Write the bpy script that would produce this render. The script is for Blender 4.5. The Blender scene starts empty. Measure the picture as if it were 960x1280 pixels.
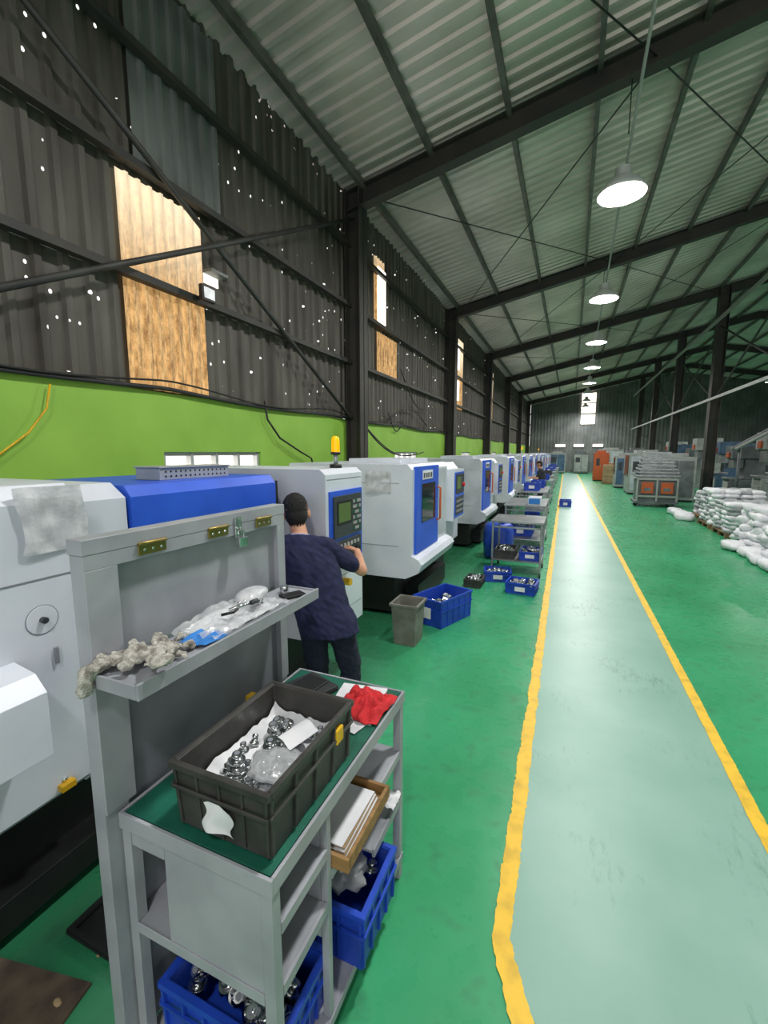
import bpy, bmesh, math, random
from mathutils import Vector, Matrix, kdtree, noise
random.seed(3)
scn = bpy.context.scene
COL = scn.collection
V = Vector

# ------------------------------------------------------------------ materials
def srgb(h):
    if isinstance(h, str):
        h = h.lstrip('#'); c = [int(h[i:i+2], 16)/255 for i in (0, 2, 4)]
    else:
        c = [v/255 for v in h]
    return tuple((v/12.92 if v <= .04045 else ((v+.055)/1.055)**2.4) for v in c)+(1,)

def mat(name, c1, rough=.5, metal=0, c2=None, scale=3, bump=0, bscale=40, detail=4,
        emit=None, es=0, coat=0, alpha=1, lo=.35, hi=.65, stretch=None, trans=0):
    m = bpy.data.materials.new(name); m.use_nodes = True
    nt = m.node_tree; N = nt.nodes; L = nt.links
    p = N['Principled BSDF']
    p.inputs['Base Color'].default_value = srgb(c1)
    p.inputs['Roughness'].default_value = rough
    p.inputs['Metallic'].default_value = metal
    p.inputs['Coat Weight'].default_value = coat
    p.inputs['Alpha'].default_value = alpha
    p.inputs['Transmission Weight'].default_value = trans
    tc = N.new('ShaderNodeTexCoord')
    co = tc.outputs['Object']
    if stretch:
        mp = N.new('ShaderNodeMapping'); mp.inputs['Scale'].default_value = stretch
        L.new(co, mp.inputs['Vector']); co = mp.outputs['Vector']
    if c2 is None:
        c = srgb(c1); k = .86
        b = (c[0]*k, c[1]*k, c[2]*k, 1)
    else:
        b = srgb(c2)
    n = N.new('ShaderNodeTexNoise'); n.inputs['Scale'].default_value = scale
    n.inputs['Detail'].default_value = detail
    L.new(co, n.inputs['Vector'])
    mr = N.new('ShaderNodeMapRange'); mr.inputs[1].default_value = lo; mr.inputs[2].default_value = hi
    L.new(n.outputs['Fac'], mr.inputs[0])
    mx = N.new('ShaderNodeMix'); mx.data_type = 'RGBA'
    mx.inputs[6].default_value = srgb(c1); mx.inputs[7].default_value = b
    L.new(mr.outputs[0], mx.inputs[0]); L.new(mx.outputs[2], p.inputs['Base Color'])
    if bump:
        n2 = N.new('ShaderNodeTexNoise'); n2.inputs['Scale'].default_value = bscale
        L.new(tc.outputs['Object'], n2.inputs['Vector'])
        bp = N.new('ShaderNodeBump'); bp.inputs['Strength'].default_value = bump
        bp.inputs['Distance'].default_value = .01
        L.new(n2.outputs['Fac'], bp.inputs['Height']); L.new(bp.outputs['Normal'], p.inputs['Normal'])
    if emit:
        p.inputs['Emission Color'].default_value = srgb(emit)
        p.inputs['Emission Strength'].default_value = es
    return m

M = {}
M['white'] = mat('machine_white_paint', '#d3d8e2', .38, c2='#c4cad5', scale=2)
M['white2'] = mat('machine_white_grimy', '#c6ccd4', .45, c2='#abb0b8', scale=3)
M['blue'] = mat('machine_blue_paint', '#2a5cd6', .4, c2='#2351c4', scale=3)
M['black'] = mat('black_steel', '#17181a', .5, c2='#0c0d0e', scale=5)
M['dark'] = mat('dark_rubber', '#26282a', .6)
M['grey'] = mat('cart_grey_paint', '#a3a6ad', .42, c2='#8d9098', scale=4)
M['grey2'] = mat('cart_grey_dark', '#858991', .5, c2='#757981', scale=4)
M['green_mat'] = mat('green_rubber_top', '#12604d', .5, c2='#0c5040', scale=12, bump=.1)
M['crate_blk'] = mat('black_crate_plastic', '#42413f', .48, c2='#302f2e', scale=9, bump=.1)
M['crate_blue'] = mat('blue_crate_plastic', '#2148bd', .4, c2='#1a3c9f', scale=6)
M['steel'] = mat('machined_steel', '#dfe1e3', .2, 1, c2='#b6b9bc', scale=30)
M['steelb'] = mat('brushed_steel', '#acb0b2', .38, .75, c2='#8c9092', scale=6)
M['brass'] = mat('brass', '#a08b52', .35, .9)
M['paper'] = mat('white_paper', '#dfe0e4', .7, c2='#cfd0d6', scale=8)
M['plastic'] = mat('clear_film', '#dfe3e6', .15, c2='#c8ccd0', scale=20, alpha=.42, bump=.8, bscale=25)
M['bagfilm'] = mat('dusty_document_bag', '#b4b7bd', .3, c2='#d8dade', scale=16, bump=.5, bscale=30, alpha=.85)
M['yellow'] = mat('yellow_paint', '#e9b81c', .5, c2='#c99b14', scale=14)
M['yline'] = mat('yellow_floor_paint', '#edc02a', .5, c2='#cba326', scale=12, lo=.45, hi=.75, detail=10)
M['orange'] = mat('orange_paint', '#c65a2a', .5)
M['red'] = mat('red_cloth', '#d3242c', .8, c2='#b51c23', scale=30, bump=.5, bscale=200)
M['wood'] = mat('plywood', '#9a7748', .65, c2='#7b5c36', scale=6, stretch=(1, 8, 8))
M['card'] = mat('cardboard', '#a08a68', .8, c2='#8c7656', scale=6)
M['rust_wood'] = mat('pallet_wood', '#8a7150', .8, c2='#65513a', scale=5)
M['beam'] = mat('beam_dark_paint', '#2e2e2d', .6, c2='#3d3934', scale=2)
M['brace'] = mat('brace_steel', '#3f3f3d', .55, c2='#2c2b29', scale=3)
M['purlin'] = mat('purlin_steel', '#66655f', .5, c2='#4a4944', scale=3)
M['roof'] = mat('roof_sheet', '#dccfca', .33, .3, c2='#b8ada6', scale=.6, detail=6)
M['rail'] = mat('light_grey_beam', '#a2a4a2', .5)
M['wallgreen'] = mat('green_wall_paint', '#8fbe4a', .6, c2='#82b13f', scale=1.5)
M['bin'] = mat('bin_plastic', '#7d7d76', .6, c2='#66645b', scale=7)
M['gloves'] = mat('dirty_cotton_glove', '#d3d0c8', .95, c2='#77726a', scale=34, bump=.9, bscale=220, detail=8)
M['sack'] = mat('woven_white_sack', '#ececf0', .6, c2='#cfd1d8', scale=4, bump=.3, bscale=30)
M['sack2'] = mat('grey_casting', '#b8bcc0', .5, .2, c2='#8e9397', scale=9)
M['skin'] = mat('skin', '#cb987c', .55, c2='#bb886c', scale=12)
M['navy'] = mat('navy_polo', '#1b2146', .9, c2='#161b3a', scale=25, bump=.2, bscale=120)
M['trim'] = mat('polo_trim', '#8f95b4', .8)
M['pants'] = mat('navy_trousers', '#181d34', .85, c2='#12162b', scale=18, bump=.2, bscale=60)
M['hair'] = mat('black_hair', '#080707', .75, c2='#141211', scale=90, bump=1.0, bscale=170)
M['shoe'] = mat('shoe', '#15151a', .5)
M['eye'] = mat('eye', '#e6e2dc', .3)
M['lips'] = mat('lips', '#9a5c4c', .5)
M['screen'] = mat('lcd_screen', '#0c1714', .2, emit='#6c8a3a', es=.35)
M['panelgrey'] = mat('keypad_grey', '#3b4045', .5, c2='#2c3034', scale=60)
M['glassd'] = mat('dark_glass', '#1a2228', .08)
M['concrete_dk'] = mat('dark_mat', '#5a4e40', .9, c2='#382f27', scale=9)
M['pane'] = mat('daylight_pane', '#ffffff', .5, emit='#fff3e2', es=2.0)
M['beacon'] = mat('yellow_beacon', '#f5a800', .25, emit='#ffb400', es=.6)
M['lampglow'] = mat('lamp_diffuser', '#ffffff', .5, emit='#fffaf0', es=26)
M['lampshade'] = mat('lamp_shade', '#eef0f0', .4, 0)
M['alu'] = mat('aluminium_frame', '#b7bcc0', .4, .4)
M['bluecloth'] = mat('blue_wipe', '#2f7fd0', .7)
M['machgrey'] = mat('old_machine_grey', '#70767a', .5, c2='#54595c', scale=3)
M['machlight'] = mat('cabinet_grey', '#a9adab', .5, c2='#8d918f')
M['machblue'] = mat('old_machine_blue', '#4c6a8c', .5, c2='#3c546f', scale=3)

# --- floor
def floor_mat():
    m = bpy.data.materials.new('green_epoxy_floor'); m.use_nodes = True
    nt = m.node_tree; N = nt.nodes; L = nt.links; p = N['Principled BSDF']
    tc = N.new('ShaderNodeTexCoord')
    n = N.new('ShaderNodeTexNoise'); n.inputs['Scale'].default_value = .9; n.inputs['Detail'].default_value = 8
    L.new(tc.outputs['Object'], n.inputs['Vector'])
    r = N.new('ShaderNodeValToRGB'); e = r.color_ramp.elements
    e[0].position = .3; e[0].color = srgb('#2f8c5c'); e[1].position = .7; e[1].color = srgb('#3da573')
    L.new(n.outputs['Fac'], r.inputs[0])
    n3 = N.new('ShaderNodeTexNoise'); n3.inputs['Scale'].default_value = 7; n3.inputs['Detail'].default_value = 12
    L.new(tc.outputs['Object'], n3.inputs['Vector'])
    mr = N.new('ShaderNodeMapRange'); mr.inputs[1].default_value = .58; mr.inputs[2].default_value = .8; mr.inputs[4].default_value = .7
    L.new(n3.outputs['Fac'], mr.inputs[0])
    mx = N.new('ShaderNodeMix'); mx.data_type = 'RGBA'; mx.inputs[7].default_value = srgb('#1d5a40')
    L.new(mr.outputs[0], mx.inputs[0]); L.new(r.outputs[0], mx.inputs[6]); 
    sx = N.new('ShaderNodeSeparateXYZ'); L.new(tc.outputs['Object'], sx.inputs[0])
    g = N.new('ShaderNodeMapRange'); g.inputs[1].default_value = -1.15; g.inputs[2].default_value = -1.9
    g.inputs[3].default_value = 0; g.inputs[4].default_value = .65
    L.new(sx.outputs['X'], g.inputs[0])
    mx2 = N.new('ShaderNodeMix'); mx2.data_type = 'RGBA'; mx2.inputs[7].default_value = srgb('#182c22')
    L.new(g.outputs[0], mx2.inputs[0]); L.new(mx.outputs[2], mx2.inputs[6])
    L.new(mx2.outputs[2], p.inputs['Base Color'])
    rr = N.new('ShaderNodeMapRange'); rr.inputs[3].default_value = .16; rr.inputs[4].default_value = .42
    L.new(n3.outputs['Fac'], rr.inputs[0]); L.new(rr.outputs[0], p.inputs['Roughness'])
    return m
M['floor'] = floor_mat()

def aisle_mat():
    m = bpy.data.materials.new('turquoise_aisle_paint'); m.use_nodes = True
    nt = m.node_tree; N = nt.nodes; L = nt.links; p = N['Principled BSDF']
    tc = N.new('ShaderNodeTexCoord')
    n = N.new('ShaderNodeTexNoise'); n.inputs['Scale'].default_value = 1.6; n.inputs['Detail'].default_value = 10
    L.new(tc.outputs['Object'], n.inputs['Vector'])
    r = N.new('ShaderNodeValToRGB'); e = r.color_ramp.elements
    e[0].position = .3; e[0].color = srgb('#7ca798'); e[1].position = .7; e[1].color = srgb('#90b5a9')
    L.new(n.outputs['Fac'], r.inputs[0])
    mp = N.new('ShaderNodeMapping'); mp.inputs['Scale'].default_value = (26, 7, 1); mp.inputs['Rotation'].default_value = (0, 0, .5)
    L.new(tc.outputs['Object'], mp.inputs[0])
    n2 = N.new('ShaderNodeTexNoise'); n2.inputs['Scale'].default_value = 1; n2.inputs['Detail'].default_value = 12; n2.inputs['Roughness'].default_value = .7
    L.new(mp.outputs[0], n2.inputs['Vector'])
    n4 = N.new('ShaderNodeTexNoise'); n4.inputs['Scale'].default_value = 1.3; n4.inputs['Detail'].default_value = 3
    L.new(tc.outputs['Object'], n4.inputs['Vector'])
    ml = N.new('ShaderNodeMath'); ml.operation = 'MULTIPLY'
    L.new(n2.outputs['Fac'], ml.inputs[0]); L.new(n4.outputs['Fac'], ml.inputs[1])
    mr = N.new('ShaderNodeMapRange'); mr.inputs[1].default_value = .3; mr.inputs[2].default_value = .44; mr.inputs[4].default_value = .6
    L.new(ml.outputs[0], mr.inputs[0])
    mx = N.new('ShaderNodeMix'); mx.data_type = 'RGBA'; mx.inputs[7].default_value = srgb('#4a7465')
    L.new(mr.outputs[0], mx.inputs[0]); L.new(r.outputs[0], mx.inputs[6]); L.new(mx.outputs[2], p.inputs['Base Color'])
    p.inputs['Roughness'].default_value = .38; p.inputs['Specular IOR Level'].default_value = .4
    return m
M['aisle'] = aisle_mat()

def clad_mat():
    m = bpy.data.materials.new('rusty_dark_cladding'); m.use_nodes = True
    nt = m.node_tree; N = nt.nodes; L = nt.links; p = N['Principled BSDF']
    tc = N.new('ShaderNodeTexCoord')
    mp = N.new('ShaderNodeMapping'); mp.inputs['Scale'].default_value = (1, 3, .5)
    L.new(tc.outputs['Object'], mp.inputs[0])
    n = N.new('ShaderNodeTexNoise'); n.inputs['Scale'].default_value = 1.2; n.inputs['Detail'].default_value = 8
    L.new(mp.outputs[0], n.inputs['Vector'])
    r = N.new('ShaderNodeValToRGB'); e = r.color_ramp.elements
    e[0].position = .3; e[0].color = srgb('#3e3932'); e[1].position = .7; e[1].color = srgb('#66645c')
    L.new(n.outputs['Fac'], r.inputs[0]); L.new(r.outputs[0], p.inputs['Base Color'])
    p.inputs['Roughness'].default_value = .6; p.inputs['Metallic'].default_value = .1
    # rust pin holes that let the sky through, mostly in rows beside the girts
    mp2 = N.new('ShaderNodeMapping'); mp2.inputs['Scale'].default_value = (0, 2.6, 2.0)
    L.new(tc.outputs['Object'], mp2.inputs[0])
    vo = N.new('ShaderNodeTexVoronoi'); vo.inputs['Scale'].default_value = 4.2
    L.new(mp2.outputs[0], vo.inputs['Vector'])
    lt = N.new('ShaderNodeMath'); lt.operation = 'LESS_THAN'; lt.inputs[1].default_value = .16
    L.new(vo.outputs['Distance'], lt.inputs[0])
    sc = N.new('ShaderNodeSeparateColor'); L.new(vo.outputs['Color'], sc.inputs[0])
    mp3 = N.new('ShaderNodeMapping'); mp3.inputs['Scale'].default_value = (0, .5, 2.2)
    L.new(tc.outputs['Object'], mp3.inputs[0])
    n5 = N.new('ShaderNodeTexNoise'); n5.inputs['Scale'].default_value = 1.0; L.new(mp3.outputs[0], n5.inputs['Vector'])
    ad = N.new('ShaderNodeMath'); ad.operation = 'MULTIPLY'; L.new(sc.outputs[0], ad.inputs[0]); L.new(n5.outputs['Fac'], ad.inputs[1])
    gt = N.new('ShaderNodeMath'); gt.operation = 'GREATER_THAN'; gt.inputs[1].default_value = .46
    L.new(ad.outputs[0], gt.inputs[0])
    ml = N.new('ShaderNodeMath'); ml.operation = 'MULTIPLY'; L.new(lt.outputs[0], ml.inputs[0]); L.new(gt.outputs[0], ml.inputs[1])
    iv = N.new('ShaderNodeMath'); iv.operation = 'SUBTRACT'; iv.inputs[0].default_value = 1; L.new(ml.outputs[0], iv.inputs[1])
    L.new(iv.outputs[0], p.inputs['Alpha'])
    return m
M['clad'] = clad_mat()
M['clad_plain'] = mat('dark_cladding', '#55585a', .6, .1, c2='#3f4142', scale=1)
M['clad_back'] = mat('back_cladding', '#7a7e7e', .6, .1, c2='#606464', scale=1)

def frp_mat():
    m = bpy.data.materials.new('translucent_amber_sheet'); m.use_nodes = True
    nt = m.node_tree; N = nt.nodes; L = nt.links; p = N['Principled BSDF']
    tc = N.new('ShaderNodeTexCoord')
    mp = N.new('ShaderNodeMapping'); mp.inputs['Scale'].default_value = (1, 14, 3)
    L.new(tc.outputs['Object'], mp.inputs[0])
    n = N.new('ShaderNodeTexNoise'); n.inputs['Scale'].default_value = 1.6; n.inputs['Detail'].default_value = 14
    n.inputs['Roughness'].default_value = .75
    L.new(mp.outputs[0], n.inputs['Vector'])
    r = N.new('ShaderNodeValToRGB'); e = r.color_ramp.elements
    e[0].position = .38; e[0].color = srgb('#765430'); e[1].position = .6; e[1].color = srgb('#c49c66')
    L.new(n.outputs['Fac'], r.inputs[0])
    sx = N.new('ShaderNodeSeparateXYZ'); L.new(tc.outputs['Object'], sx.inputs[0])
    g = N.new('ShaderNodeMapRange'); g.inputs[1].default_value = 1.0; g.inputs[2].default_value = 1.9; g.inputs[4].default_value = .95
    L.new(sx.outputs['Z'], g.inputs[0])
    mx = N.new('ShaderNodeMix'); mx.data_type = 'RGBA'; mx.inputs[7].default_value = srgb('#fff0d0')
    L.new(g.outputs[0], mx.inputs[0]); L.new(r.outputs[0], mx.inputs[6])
    wv = N.new('ShaderNodeTexWave'); wv.bands_direction = 'Y'; wv.inputs['Scale'].default_value = 2.42  # dark bands painted into the glow stand in for shading on the ribs
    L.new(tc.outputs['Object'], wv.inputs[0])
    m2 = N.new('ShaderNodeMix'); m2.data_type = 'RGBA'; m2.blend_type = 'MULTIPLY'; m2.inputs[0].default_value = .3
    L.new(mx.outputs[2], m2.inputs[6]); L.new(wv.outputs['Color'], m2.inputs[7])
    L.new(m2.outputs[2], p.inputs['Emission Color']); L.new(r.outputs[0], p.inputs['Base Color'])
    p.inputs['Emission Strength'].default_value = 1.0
    p.inputs['Roughness'].default_value = .5
    return m
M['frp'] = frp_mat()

# ------------------------------------------------------------------ builder
class B:
    def __init__(s, name):
        s.name = name; s.bm = bmesh.new(); s.mats = []
    def mi(s, m):
        m = M[m] if isinstance(m, str) else m
        if m not in s.mats: s.mats.append(m)
        return s.mats.index(m)
    def hexa(s, P, m):
        vs = [s.bm.verts.new(p) for p in P]; k = s.mi(m)
        for f in ((0, 3, 2, 1), (4, 5, 6, 7), (0, 1, 5, 4), (1, 2, 6, 5), (2, 3, 7, 6), (3, 0, 4, 7)):
            fc = s.bm.faces.new([vs[i] for i in f]); fc.material_index = k
        return vs
    def box(s, x0, x1, y0, y1, z0, z1, m, rz=0, piv=None):
        P = [V(p) for p in ((x0, y0, z0), (x1, y0, z0), (x1, y1, z0), (x0, y1, z0), (x0, y0, z1), (x1, y0, z1), (x1, y1, z1), (x0, y1, z1))]
        if rz:
            c = V(piv) if piv else V(((x0+x1)/2, (y0+y1)/2, 0)); c.z = 0
            R = Matrix.Rotation(rz, 3, 'Z'); P = [R@(p-c)+c for p in P]
        return s.hexa(P, m)
    def prism_y(s, poly, y0, y1, m):
        k = s.mi(m); n = len(poly)
        a = [s.bm.verts.new((x, y0, z)) for x, z in poly]; b = [s.bm.verts.new((x, y1, z)) for x, z in poly]
        s.bm.faces.new(a).material_index = k; s.bm.faces.new(b[::-1]).material_index = k
        for i in range(n):
            s.bm.faces.new((a[i], b[i], b[(i+1) % n], a[(i+1) % n])).material_index = k
    def frame(s, d):
        d = d.normalized(); u = d.orthogonal().normalized(); return u, d.cross(u)
    def cyl(s, p0, p1, r0, r1=None, m='steel', n=20, cap=True):
        p0, p1 = V(p0), V(p1); r1 = r0 if r1 is None else r1; k = s.mi(m)
        u, w = s.frame(p1-p0)
        A = []; Bv = []
        for i in range(n):
            a = 2*math.pi*i/n; d = u*math.cos(a)+w*math.sin(a)
            A.append(s.bm.verts.new(p0+d*r0)); Bv.append(s.bm.verts.new(p1+d*r1))
        for i in range(n):
            f = s.bm.faces.new((A[i], A[(i+1) % n], Bv[(i+1) % n], Bv[i])); f.material_index = k; f.smooth = True
        if cap:
            s.bm.faces.new(A[::-1]).material_index = k; s.bm.faces.new(Bv).material_index = k
    def tube(s, pts, r, m, n=8):
        pts = [V(p) for p in pts]; k = s.mi(m); prev = None
        u = None
        for i, p in enumerate(pts):
            d = (pts[min(i+1, len(pts)-1)]-pts[max(i-1, 0)]).normalized()
            if u is None: u = d.orthogonal().normalized()
            u = (u-d*u.dot(d)).normalized(); w = d.cross(u)
            ring = [s.bm.verts.new(p+(u*math.cos(2*math.pi*j/n)+w*math.sin(2*math.pi*j/n))*r) for j in range(n)]
            if prev:
                for j in range(n):
                    f = s.bm.faces.new((prev[j], prev[(j+1) % n], ring[(j+1) % n], ring[j])); f.material_index = k; f.smooth = True
            else: s.bm.faces.new(ring[::-1]).material_index = k
            prev = ring
        s.bm.faces.new(prev).material_index = k
    def lathe(s, c, prof, m, n=32):
        c = V(c); k = s.mi(m); prev = None
        for r, z in prof:
            ring = [s.bm.verts.new(c+V((r*math.cos(2*math.pi*j/n), r*math.sin(2*math.pi*j/n), z))) for j in range(n)]
            if prev:
                for j in range(n):
                    f = s.bm.faces.new((prev[j], prev[(j+1) % n], ring[(j+1) % n], ring[j])); f.material_index = k; f.smooth = True
            prev = ring
    def sell(s, c, h, m, e=.45, nu=14, nv=8, rz=0, jit=0):
        c = V(c); k = s.mi(m); R = Matrix.Rotation(rz, 3, 'Z')
        f = lambda v: math.copysign(abs(v)**e, v)
        rows = []; off = random.random()*50
        for j in range(1, nv):
            t = -math.pi/2+math.pi*j/nv; row = []
            for i in range(nu):
                a = 2*math.pi*i/nu
                q = V((h[0]*f(math.cos(t))*f(math.cos(a)), h[1]*f(math.cos(t))*f(math.sin(a)), h[2]*f(math.sin(t))))
                if jit: q *= 1+jit*noise.noise(q*6+V((off, off, off)))
                row.append(s.bm.verts.new(c+R@q))
            rows.append(row)
        b = s.bm.verts.new(c-V((0, 0, h[2]))); t = s.bm.verts.new(c+V((0, 0, h[2])))
        for j in range(len(rows)-1):
            for i in range(nu):
                fc = s.bm.faces.new((rows[j][i], rows[j][(i+1) % nu], rows[j+1][(i+1) % nu], rows[j+1][i])); fc.material_index = k; fc.smooth = True
        for i in range(nu):
            fc = s.bm.faces.new((b, rows[0][(i+1) % nu], rows[0][i])); fc.material_index = k; fc.smooth = True
            fc = s.bm.faces.new((t, rows[-1][i], rows[-1][(i+1) % nu])); fc.material_index = k; fc.smooth = True
    def grid(s, fn, nu, nv, m, smooth=True):
        k = s.mi(m)
        g = [[s.bm.verts.new(fn(i/nu, j/nv)) for j in range(nv+1)] for i in range(nu+1)]
        for i in range(nu):
            for j in range(nv):
                f = s.bm.faces.new((g[i][j], g[i+1][j], g[i+1][j+1], g[i][j+1])); f.material_index = k; f.smooth = smooth
    def crate(s, cx, cy, z, lx, ly, h, m, rz=0, t=.012, taper=.92, ribs=4):
        R = Matrix.Rotation(rz, 3, 'Z'); c = V((cx, cy, z)); k = s.mi(m)
        def P(x, y, zz): return R@V((x, y, zz))+c
        def rect(hx, hy, zz): return [s.bm.verts.new(P(a*hx, b*hy, zz)) for a, b in ((-1, -1), (1, -1), (1, 1), (-1, 1))]
        hx, hy = lx/2, ly/2
        r1 = rect(hx*taper, hy*taper, 0); r2 = rect(hx-t, hy-t, h); r3 = rect(hx-2*t, hy-2*t, h); r4 = rect(hx*taper-t, hy*taper-t, t)
        for A, C in ((r1, r2), (r2, r3), (r3, r4)):
            for i in range(4): s.bm.faces.new((A[i], A[(i+1) % 4], C[(i+1) % 4], C[i])).material_index = k
        s.bm.faces.new(r1[::-1]).material_index = k; s.bm.faces.new(r4).material_index = k
        def bx(x0, x1, y0, y1, z0, z1):
            s.hexa([P(*q) for q in ((x0, y0, z0), (x1, y0, z0), (x1, y1, z0), (x0, y1, z0), (x0, y0, z1), (x1, y0, z1), (x1, y1, z1), (x0, y1, z1))], m)
        for (a, b, cc, d) in ((-hx, hx, -hy, -hy+1.6*t), (-hx, hx, hy-1.6*t, hy), (-hx, -hx+1.6*t, -hy+1.6*t, hy-1.6*t), (hx-1.6*t, hx, -hy+1.6*t, hy-1.6*t)):
            bx(a, b, cc, d, h-.018, h+.004)
        zb = h*.62; q = taper+(1-taper)*.62
        for sg in (-1, 1):
            y = sg*hy*q; bx(-hx*q, hx*q, min(y, y+sg*.008), max(y, y+sg*.008), zb, zb+.012)
            x = sg*hx*q; bx(min(x, x+sg*.008), max(x, x+sg*.008), -hy*q, hy*q, zb, zb+.012)
        for i in range(ribs+1):
            f = -1+2*i/ribs
            for sg in (-1, 1):
                for ax in (0, 1):
                    def PT(off, w, zz, kk):
                        if ax == 0: return P(f*hx*kk*.97+w, sg*(hy*kk+off), zz)
                        return P(sg*(hx*kk+off), f*hy*kk*.97+w, zz)
                    w = .005
                    k2 = (hx-t)/hx
                    pts = [PT(-.003, -w, .01, taper), PT(-.003, w, .01, taper), PT(.009, w, .01, taper), PT(.009, -w, .01, taper),
                           PT(-.003, -w, h-.02, k2), PT(-.003, w, h-.02, k2), PT(.009, w, h-.02, k2), PT(.009, -w, h-.02, k2)]
                    s.hexa(pts, m)
    def finish(s, bevel=0, seg=2, parent=None, origin=True, loc=None):
        bmesh.ops.recalc_face_normals(s.bm, faces=s.bm.faces[:])
        me = bpy.data.meshes.new(s.name)
        o = bpy.data.objects.new(s.name, me)
        off = V((0, 0, 0))
        if origin:
            xs = [v.co for v in s.bm.verts]
            lo = V((min(v.x for v in xs), min(v.y for v in xs), min(v.z for v in xs))); hi = V((max(v.x for v in xs), max(v.y for v in xs), 0))
            off = V(((lo.x+hi.x)/2, (lo.y+hi.y)/2, lo.z))
            for v in s.bm.verts: v.co -= off
        s.bm.to_mesh(me); s.bm.free()
        for m in s.mats: me.materials.append(m)
        COL.objects.link(o); o.location = off
        if bevel:
            b = o.modifiers.new('bevel', 'BEVEL'); b.width = bevel; b.segments = seg; b.limit_method = 'ANGLE'; b.angle_limit = math.radians(40)
        return o

def corr(b, O, u, v, n, Lu, Lv, pitch, d, m):
    O, u, v, n = V(O), V(u).normalized(), V(v).normalized(), V(n).normalized(); k = b.mi(m)
    prof = []; x = 0
    while x < Lu:
        for a, hh in ((0, 0), (.55, 0), (.65, 1), (.9, 1)):
            if x+a*pitch <= Lu: prof.append((x+a*pitch, hh*d))
        x += pitch
    prof.append((Lu, 0)); prev = None
    for x, h in prof:
        p = O+u*x+n*h; q = (b.bm.verts.new(p), b.bm.verts.new(p+v*Lv))
        if prev: b.bm.faces.new((prev[0], q[0], q[1], prev[1])).material_index = k
        prev = q

# ------------------------------------------------------------------ shell
XW, YB, YF, XR = -4.0, -7.0, 48.0, 21.0
RZ0, SL, XRID = 6.75, .2, 8.5
def roofz(x): return RZ0+SL*(x-XW) if x <= XRID else RZ0+SL*(XRID-XW)-SL*(x-XRID)
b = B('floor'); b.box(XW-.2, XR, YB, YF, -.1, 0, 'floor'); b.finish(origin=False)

def lx(y): return -.145-.0105*y
def rx(y): return 1.075-.0105*y
b = B('trim_aisle_surface')
k = b.mi('aisle'); prev = None
for y in [1.18, 1.4, 1.6]+[2+i for i in range(0, 45)]:
    L_ = lx(y) if y >= 1.6 else lx(1.6)+(1.6-y)*.75
    q = (b.bm.verts.new((L_, y, .003)), b.bm.verts.new((rx(y), y, .003)))
    if prev: b.bm.faces.new((prev[0], prev[1], q[1], q[0])).material_index = k
    prev = q
q0 = [b.bm.verts.new(p) for p in ((lx(1.6)+.315, 1.18, .003), (rx(1.18), 1.18, .003), (rx(-3), -3, .003), (lx(1.6)+.315, -3, .003))]
b.bm.faces.new(q0).material_index = k
b.finish(origin=False)
def ragged(b, pts, w, amp, m, z=.006):
    k = b.mi(m); prev = None; n = len(pts)
    for i, p in enumerate(pts):
        p = V(p); d = (V(pts[min(i+1, n-1)])-V(pts[max(i-1, 0)])).normalized(); s = V((d.y, -d.x))
        a = w/2+amp*(noise.noise(V((p.x*9, p.y*7, 1)))*.8+noise.noise(V((p.x*30, p.y*40, 1)))*.7); c = w/2+amp*(noise.noise(V((p.x*9, p.y*7, 7)))*.8+noise.noise(V((p.x*30, p.y*40, 3)))*.7)
        q1 = p-s*a; q2 = p+s*c
        q = (b.bm.verts.new((q1.x, q1.y, z)), b.bm.verts.new((q2.x, q2.y, z)))
        if prev: b.bm.faces.new((prev[0], prev[1], q[1], q[0])).material_index = k
        prev = q
pl = []
for i in range(40):
    t = i/40; pl.append((lx(1.6)+.35-.35*t-.06*math.sin(math.pi*t), 1.1+.55*t))
y = 1.66
while y < 44: pl.append((lx(y), y)); y += .012 if y < 8 else .3
b = B('trim_aisle_line_left'); ragged(b, pl, .078, .014, 'yline'); b.finish(origin=False)
pl = []; y = -2
while y < 44: pl.append((rx(y), y)); y += .015 if y < 8 else .3
b = B('trim_aisle_line_right'); ragged(b, pl, .075, .005, 'yline'); b.finish(origin=False)

# left wall masonry with window openings
wins = [(3.45, 5.05), (10.2, 11.9), (17.4, 19.0), (24.6, 26.2), (31.8, 33.4), (39, 40.6)]
b = B('wall_left'); y = YB
for a, c in wins:
    b.box(XW-.2, XW, y, a, 0, 2.62, 'wallgreen'); b.box(XW-.2, XW, a, c, 0, .95, 'wallgreen'); b.box(XW-.2, XW, a, c, 2.0, 2.62, 'wallgreen'); y = c
b.box(XW-.2, XW, y, YF, 0, 2.62, 'wallgreen'); b.finish(origin=False)
for i, (a, c) in enumerate(wins):
    b = B('window_%d' % (i+1))
    b.box(XW-.13, XW-.11, a, c, .95, 2.0, 'pane')
    for z in (.95, 1.45, 1.955): b.box(XW-.11, XW-.04, a, c, z, z+.045, 'alu')
    nn = 4
    for j in range(nn+1):
        yy = a+(c-a-.045)*j/nn; b.box(XW-.11, XW-.03, yy, yy+.045, .95, 2.0, 'alu')
    b.finish()
b = B('wall_left_cladding'); corr(b, (XW-.08, YB, 2.6), (0, 1, 0), (0, 0, 1), (1, 0, 0), YF-YB, 4.15, .22, .035, 'clad'); 
M['clad_patch'] = mat('patch_cladding', '#747877', .5, .1, c2='#5c605f', scale=1.5)
corr(b, (XW-.03, 3.35, 4.72), (0, 1, 0), (0, 0, 1), (1, 0, 0), 1.15, 1.9, .19, .035, 'clad_patch'); b.finish(origin=False)
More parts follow.
